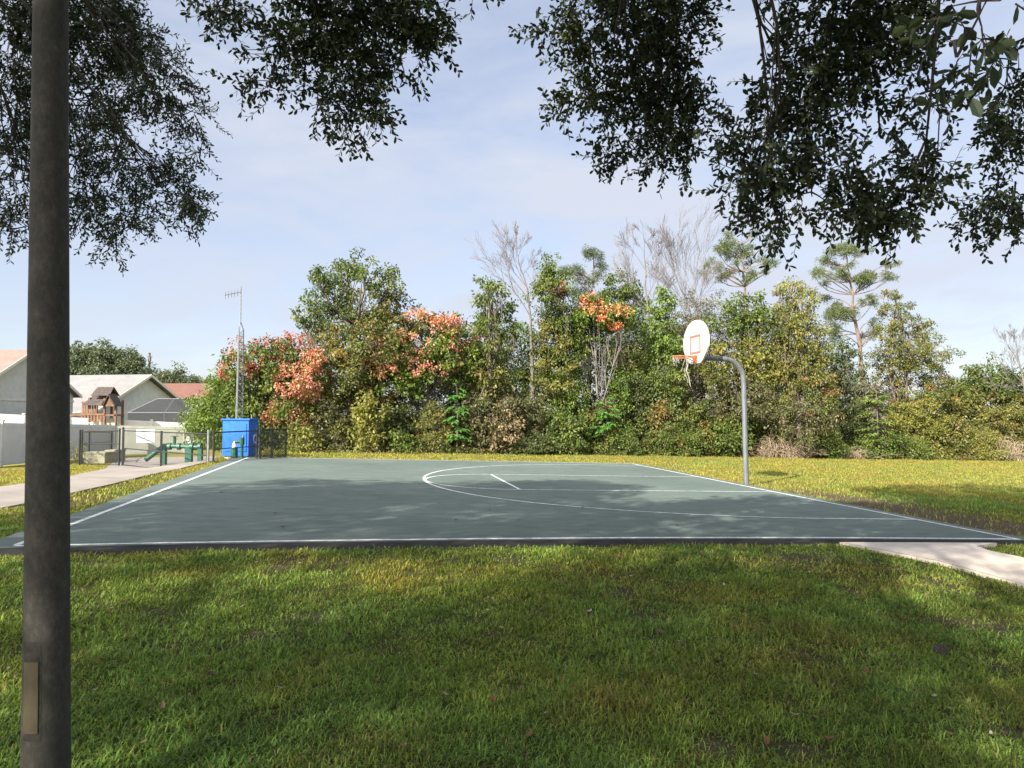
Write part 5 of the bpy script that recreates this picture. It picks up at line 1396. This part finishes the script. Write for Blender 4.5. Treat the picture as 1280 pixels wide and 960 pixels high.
# trees beyond the houses
make_tree('yard_tree', 'broad greyish green tree behind the pale roofed house', 'tree',
          L_([(100, 455, 34, 20), (130, 446, 34, 14), (155, 455, 26, 16), (120, 470, 60, 18), (70, 460, 30, 22), (175, 468, 18, 9), (40, 465, 30, 20)], 92), baseof(120, 92), 'hazy', .4, 5.0, 55, (.32, .17), .8, group='trees beyond the houses')
make_tree('yard_tree', 'small round topped tree behind the red roofed house', 'tree',
          L_([(217, 470, 16, 9), (200, 475, 14, 7), (232, 476, 16, 6), (215, 482, 30, 9)], 115), baseof(215, 115), 'hazy', .3, 6, 55, (.34, .2), .8, group='trees beyond the houses')
make_tree('yard_tree', 'low grey far tree left of the lattice mast', 'tree',
          L_([(256, 478, 18, 6), (275, 480, 18, 7), (245, 484, 20, 6)], 130), baseof(260, 130), 'grey', .3, 4, 45, (.34, .2), .9, group='trees beyond the houses')
p = baseof(187, 95); b = MB(); b.bar(p-uz*.3, at(187, 441, 95), .14, 8); b.box(at(187, 446, 95), (.7, .1, .1)); b.box(at(187, 449, 95), (.3, .3, .6))
tag(b.build('utility_pole', M['bark'], None, p), 'thin utility pole between the far trees', 'utility pole')

# ------------------------------------------------------------------ small things on the ground
b = MB()
p = gp(1176, 819); n = 60; d = rvec(n); 
b.tube([p, p+uz*.02, p+uz*.06, p+uz*.075], [.02, .045, .04, .005], 10)
for i in range(n):
    d[i, 2] = abs(d[i, 2]); c0_ = p+uz*.03+d[i]*np.array([.035, .035, .04]); b.box(c0_, (.018, .018, .008), rng.random()*3, rng.random(), rng.random())
tag(b.build('pine_cone', M['wooddark'], None, p), 'dark pine cone on the lawn near the right edge', 'pine cone')

# ------------------------------------------------------------------ light, sky, camera
SUN_EL = radians(31); sx, sy = -.60, -.80
az = math.atan2(sx, sy)
sd = Vector((sx*cos(SUN_EL), sy*cos(SUN_EL), sin(SUN_EL)))
su = bpy.data.lights.new('sun', 'SUN'); su.energy = 5.0; su.angle = radians(.55); su.color = (1, .93, .81)
so = bpy.data.objects.new('sun', su); C.objects.link(so); so.rotation_euler = sd.to_track_quat('Z', 'Y').to_euler(); so.location = (0, -10, 30)
w = bpy.data.worlds.new('World'); S.world = w; w.use_nodes = True
nt = w.node_tree; nt.nodes.clear()
out = nt.nodes.new('ShaderNodeOutputWorld'); bg = nt.nodes.new('ShaderNodeBackground'); bg.inputs[1].default_value = .12
sky = nt.nodes.new('ShaderNodeTexSky'); sky.sky_type = 'NISHITA'; sky.sun_disc = False; sky.sun_elevation = SUN_EL; sky.sun_rotation = az % (2*pi)
sky.air_density = 1.0; sky.dust_density = .6; sky.ozone_density = 2.0
v = coords(nt, 'Generated', (1.0, 1.0, 3.2))
mp = nt.nodes.new('ShaderNodeMapping'); mp.inputs['Rotation'].default_value = (.0, .25, .5); nt.links.new(v, mp.inputs['Vector'])
f = noise(nt, mp.outputs[0], 1.5, 7, .55, .7); f2 = noise(nt, mp.outputs[0], 4.5, 6, .6, .5)
fm = mix(nt, .3, f, f2)
cl = ramp(nt, fm, [(.38, .40), (.60, .96)])
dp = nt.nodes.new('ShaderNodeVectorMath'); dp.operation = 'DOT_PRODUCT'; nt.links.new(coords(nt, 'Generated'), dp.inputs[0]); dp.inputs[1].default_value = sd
glow = ramp(nt, dp.outputs['Value'], [(0.0, (2.25, 2.40, 2.78)), (.12, (2.3, 2.45, 2.95)), (.5, (5.5, 5.6, 5.9)), (1.0, (13, 12.5, 12))])  # sky brightened round the out-of-view sun, added as fill light
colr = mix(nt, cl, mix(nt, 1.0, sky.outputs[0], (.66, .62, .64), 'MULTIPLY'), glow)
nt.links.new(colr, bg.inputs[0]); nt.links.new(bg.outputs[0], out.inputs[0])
cam = bpy.data.cameras.new('camera'); co = bpy.data.objects.new('camera', cam); C.objects.link(co)
co.location = (0, 0, CH); co.rotation_euler = (pi/2+PIT, 0, 0)
cam.sensor_width = 36; cam.lens = F/1280*36; cam.clip_start = .05; cam.clip_end = 6000
S.camera = co
S.view_settings.view_transform = 'Standard'; S.view_settings.look = 'None'; S.view_settings.exposure = 1.42; S.view_settings.gamma = 1
S.view_settings.use_curve_mapping = False
try:
    S.cycles.use_denoising = True; S.cycles.max_bounces = 6; S.cycles.transparent_max_bounces = 12
except Exception: pass
